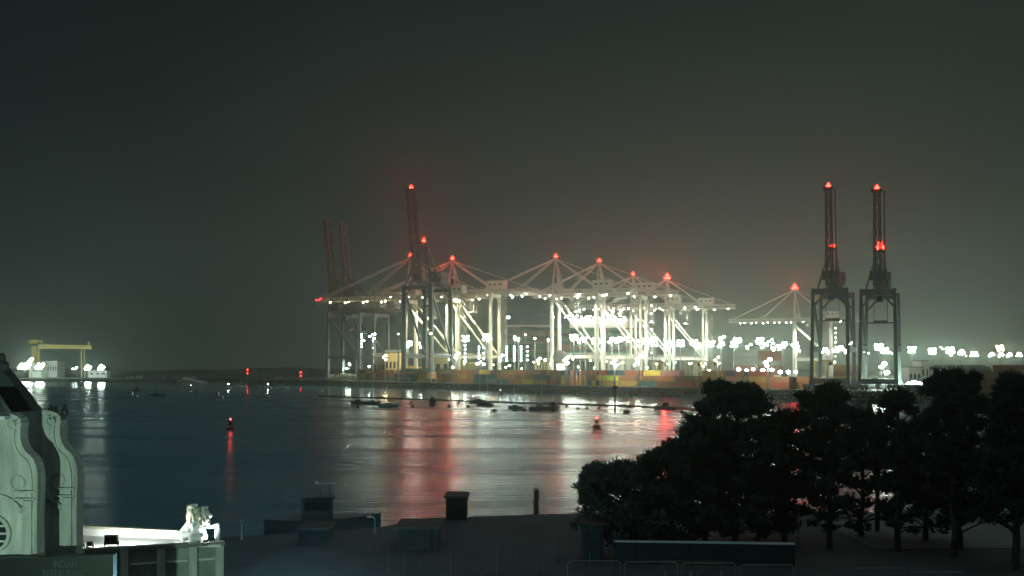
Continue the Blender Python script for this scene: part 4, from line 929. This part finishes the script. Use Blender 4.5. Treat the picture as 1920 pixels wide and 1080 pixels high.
# street lamp whose head stands just under the frame: the blue-white glow at the bottom
D = 50; zt = CH-(1104-HZ)/FPX*D; t = thing('bollard_lamp', 'bluish white bollard lamp just below the bottom of the view', 'bollard lamp', (GX(545, D), D, 2))
b = MB(); b.tube((0, 0, 0), (0, 0, zt-2.35), .12, .10, 10); b.build('pole', 'galvanised', t)
b = MB(); b.tube((0, 0, zt-1.98), (0, 0, zt-1.92), .2, .16, 12); b.build('lamp_head', 'black_metal', t)
point('street_light', (0, 0, zt-2.15), (.38, .80, 1.0), 2100, .10, t)
t = thing('street_lamp', 'tall street lamp on the forecourt in front of the gables', 'street lamp', (-13.5, 20, 2))
b = MB(); b.tube((0, 0, 0), (0, 0, 5.6), .08, .06, 8); b.build('pole', 'galvanised', t)
b = MB(); b.box((0, 0, 5.7), (.5, .3, .1)); b.build('lamp_head', 'black_metal', t)
d = bpy.data.lights.new('street_light', 'SPOT'); d.energy = 14000; d.color = (.64, 1, .78); d.spot_size = R(58); d.spot_blend = .5; d.shadow_soft_size = .12
o = bpy.data.objects.new('street_light', d); COL.objects.link(o); o.parent = t; o.location = (0, 0, 5.5); o.rotation_euler = (Vector((-16.5, 41, 8.0))-Vector((-13.5, 20, 7.5))).to_track_quat('-Z', 'Y').to_euler()

# ------------------------------------------------------------------ trees
def pine(px, ytop, D, half_px, ybot, seed, label, tufts=1900, lean=0, dens=1., shape='round', trunk_w=.2, zg=2.0):
    random.seed(seed); x0 = GX(px, D); k = D/FPX; zt = CH-(ytop-HZ)*k-zg; zb = CH-(ybot-HZ)*k-zg; hw = half_px*k
    t = thing('pine_tree', label, 'tree', (x0, D, zg), 0, 'pine trees in the park')
    # lobes fill the crown envelope
    lobes = []
    n = int(40*dens); tufts = int(tufts*1.05)
    for i in range(n):
        best = None
        for q in range(9):
            u = random.random()**.85; z = zb+(zt-zb)*u
            if shape == 'round': wr = hw*math.sqrt(max(.05, 1-(abs(u-.45)/.61)**3.4))
            else: wr = hw*(1-u*.8)
            a = random.uniform(0, 2*math.pi); rr = wr*math.sqrt(random.random())*.9
            c = Vector((rr*math.cos(a)+lean*u, rr*math.sin(a)*.8, z-.35))
            dmin = min([((c.x-l[0])**2+.3*(c.y-l[1])**2+(c.z-l[2])**2) for l in lobes] or [9])
            if best is None or dmin > best[0]: best = (dmin, c, u)
        c, u = best[1], best[2]
        lobes.append((c.x, c.y, c.z, random.uniform(.34, .74)*min(1.15, hw/2.2)*(.72+.28*u)))
    for i in range(int(9*dens)):                                            # a few sprays that break the outline
        u = random.uniform(.25, 1); a = random.uniform(0, 6.28); wr = hw*math.sqrt(max(.05, 1-(abs(u-.45)/.61)**3.4))
        lobes.append((wr*1.08*math.cos(a)+lean*u, wr*.9*math.sin(a), zb+(zt-zb)*u, random.uniform(.2, .32)))
    lobes.append((lean, 0, zt-.55, .6))
    b = MB(); p = Vector((0, 0, -.1)); N_ = 7; pts = [p]                    # trunk
    for i in range(1, N_+1): pts.append(Vector((lean*i/N_*.9+random.uniform(-.12, .12), random.uniform(-.12, .12), (zt-.8)*i/N_)))
    for i in range(N_): b.tube(pts[i], pts[i+1], trunk_w*(1-i/N_*.75), trunk_w*(1-(i+1)/N_*.75), 8)
    for (x, y, z, r) in lobes:                                              # limbs to every lobe
        u = max(.12, min(.95, (z-.9)/(zt-.8))); i = min(N_-1, int(u*N_)); s = pts[i].lerp(pts[i+1], u*N_-i)
        m_ = s.lerp(Vector((x, y, z)), .55)+Vector((0, 0, .15)); b.tube(s, m_, .06, .045, 5); b.tube(m_, (x, y, z), .045, .02, 5)
    b.build('trunk', 'bark', t)
    rng = np.random.default_rng(seed); LO = np.array(lobes); w_ = LO[:, 3]**2*(.35+.65*(LO[:, 2]-zb)/(zt-zb+.01)).clip(.3, 1); pick = rng.choice(len(LO), tufts, p=w_/w_.sum())
    d = rng.normal(size=(tufts, 3))*[1, 1, .8]; d /= np.linalg.norm(d, axis=1)[:, None]; q = rng.random(tufts)**.38; far_ = rng.random(tufts) < .14; q = np.where(far_, 1.05+.3*rng.random(tufts), q)
    r_ = LO[pick, 3]*(.85+.3*rng.random(tufts)); c = LO[pick, :3]+d*(r_*q)[:, None]*[1, 1, .75]
    ax = d*.6+[0, 0, .9]+rng.uniform(-.3, .3, (tufts, 3)); ax /= np.linalg.norm(ax, axis=1)[:, None]
    G = 7; ln = np.repeat(rng.uniform(.18, .40, tufts)*np.where(far_, 1.25, 1), G); C = np.repeat(c, G, 0)
    w = np.repeat(ax, G, 0)+rng.normal(size=(tufts*G, 3))*[.5, .5, .4]; w /= np.linalg.norm(w, axis=1)[:, None]
    sd = np.cross(w, rng.normal(size=w.shape)); sd /= np.linalg.norm(sd, axis=1)[:, None]; sd *= .042
    V = np.stack([C-sd, C+sd, C+w*ln[:, None]+sd*.5, C+w*ln[:, None]-sd*.5], 1).reshape(-1, 3); M = len(V)//4
    me = bpy.data.meshes.new('crown'); me.vertices.add(M*4); me.vertices.foreach_set('co', V.ravel()); me.loops.add(M*4); me.loops.foreach_set('vertex_index', np.arange(M*4)); me.polygons.add(M)
    me.polygons.foreach_set('loop_start', np.arange(M)*4); me.polygons.foreach_set('loop_total', np.full(M, 4)); me.materials.append(MATS['pine_needles']); me.update(calc_edges=True)
    child('crown', me, t)
    return t
pine(1168, 872, 64, 92, 1005, 1, 'lowest leftmost pine, spreading toward the water', 3400, trunk_w=.14)
pine(1262, 826, 65, 86, 1005, 2, 'second pine from the left, stepping up to the tallest', 4200)
pine(1322, 782, 68, 72, 1000, 3, 'bushy pine tucked against the left side of the round-topped one', 3600)
pine(1380, 722, 66, 78, 975, 4, 'round-topped tallest pine left of centre of the grove', 6200, trunk_w=.24)
pine(1472, 772, 69, 60, 985, 5, 'sparse pine with red reflections showing through it', 3300, dens=.9)
pine(1556, 724, 67, 54, 985, 6, 'narrow ragged-topped pine before the left dark crane', 4600)
pine(1615, 770, 72, 72, 985, 7, 'lower pine between the ragged one and the bare tree', 1800, dens=.75)
pine(1684, 734, 66, 38, 985, 8, 'slim pine right of the bare twiggy tree', 3600)
pine(1735, 790, 70, 72, 985, 9, 'broad low pine left of the highest crown', 1920, dens=.75)
pine(1788, 698, 64, 56, 930, 10, 'pine with the highest round crown near the white buildings', 5600, trunk_w=.24)
pine(1800, 830, 67, 96, 965, 11, 'wide dark pine filling the space under the highest crown', 2160, dens=.75)
pine(1903, 712, 62, 58, 940, 12, 'rightmost pine cut by the right edge', 5600, trunk_w=.24)
pine(1905, 850, 60, 90, 965, 13, 'dense pine at the right edge below the rightmost crown', 2520, dens=.75)
pine(1420, 860, 70, 76, 990, 14, 'low thin pine behind the trunk of the round-topped one', 2000, dens=.8)
# bare twiggy tree
random.seed(9); D = 74; t = thing('bare_tree', 'bare tree with upright fine twigs among the pines', 'tree', (GX(1645, D), D, 2)); b = MB(); b2 = MB()
b.tube((0, 0, -.1), (0, 0, 4.5), .18, .12, 8)
for i in range(46):
    a = random.uniform(0, 6.28); s = Vector((0, 0, random.uniform(3, 4.8))); e_ = Vector((math.cos(a)*random.uniform(.4, 2.2), math.sin(a)*1.2, random.uniform(6.5, 8.6))); b.tube(s, e_, .05, .025, 5)
    for j in range(9):
        u = random.uniform(.3, 1); p = s.lerp(e_, u); q = p+Vector((random.uniform(-.5, .5), random.uniform(-.4, .4), random.uniform(.9, 1.9))); b2.tube(p, q, .016, .006, 4)
        for g in range(2): r_ = p.lerp(q, random.uniform(.4, .9)); b2.tube(r_, r_+Vector((random.uniform(-.3, .3), 0, random.uniform(.4, .8))), .009, .005, 3)
b.build('trunk', 'bark', t); b2.build('twigs', 'twig', t)

# ------------------------------------------------------------------ haze over the harbour
b = MB(); b.box((0, 1400, 85), (5200, 3200, 176)); h = b.build('haze', [])
hm = bpy.data.materials.new('haze'); hm.use_nodes = True; tt = hm.node_tree; tt.nodes.clear()
pv = N(tt, 'ShaderNodeVolumePrincipled'); pv.inputs['Density'].default_value = .0003; pv.inputs['Anisotropy'].default_value = .8
pv.inputs['Color'].default_value = (.80, .95, .84, 1)
ou = N(tt, 'ShaderNodeOutputMaterial'); L(tt, pv, 0, ou, 1); h.data.materials.append(hm); h['kind'] = 'stuff'
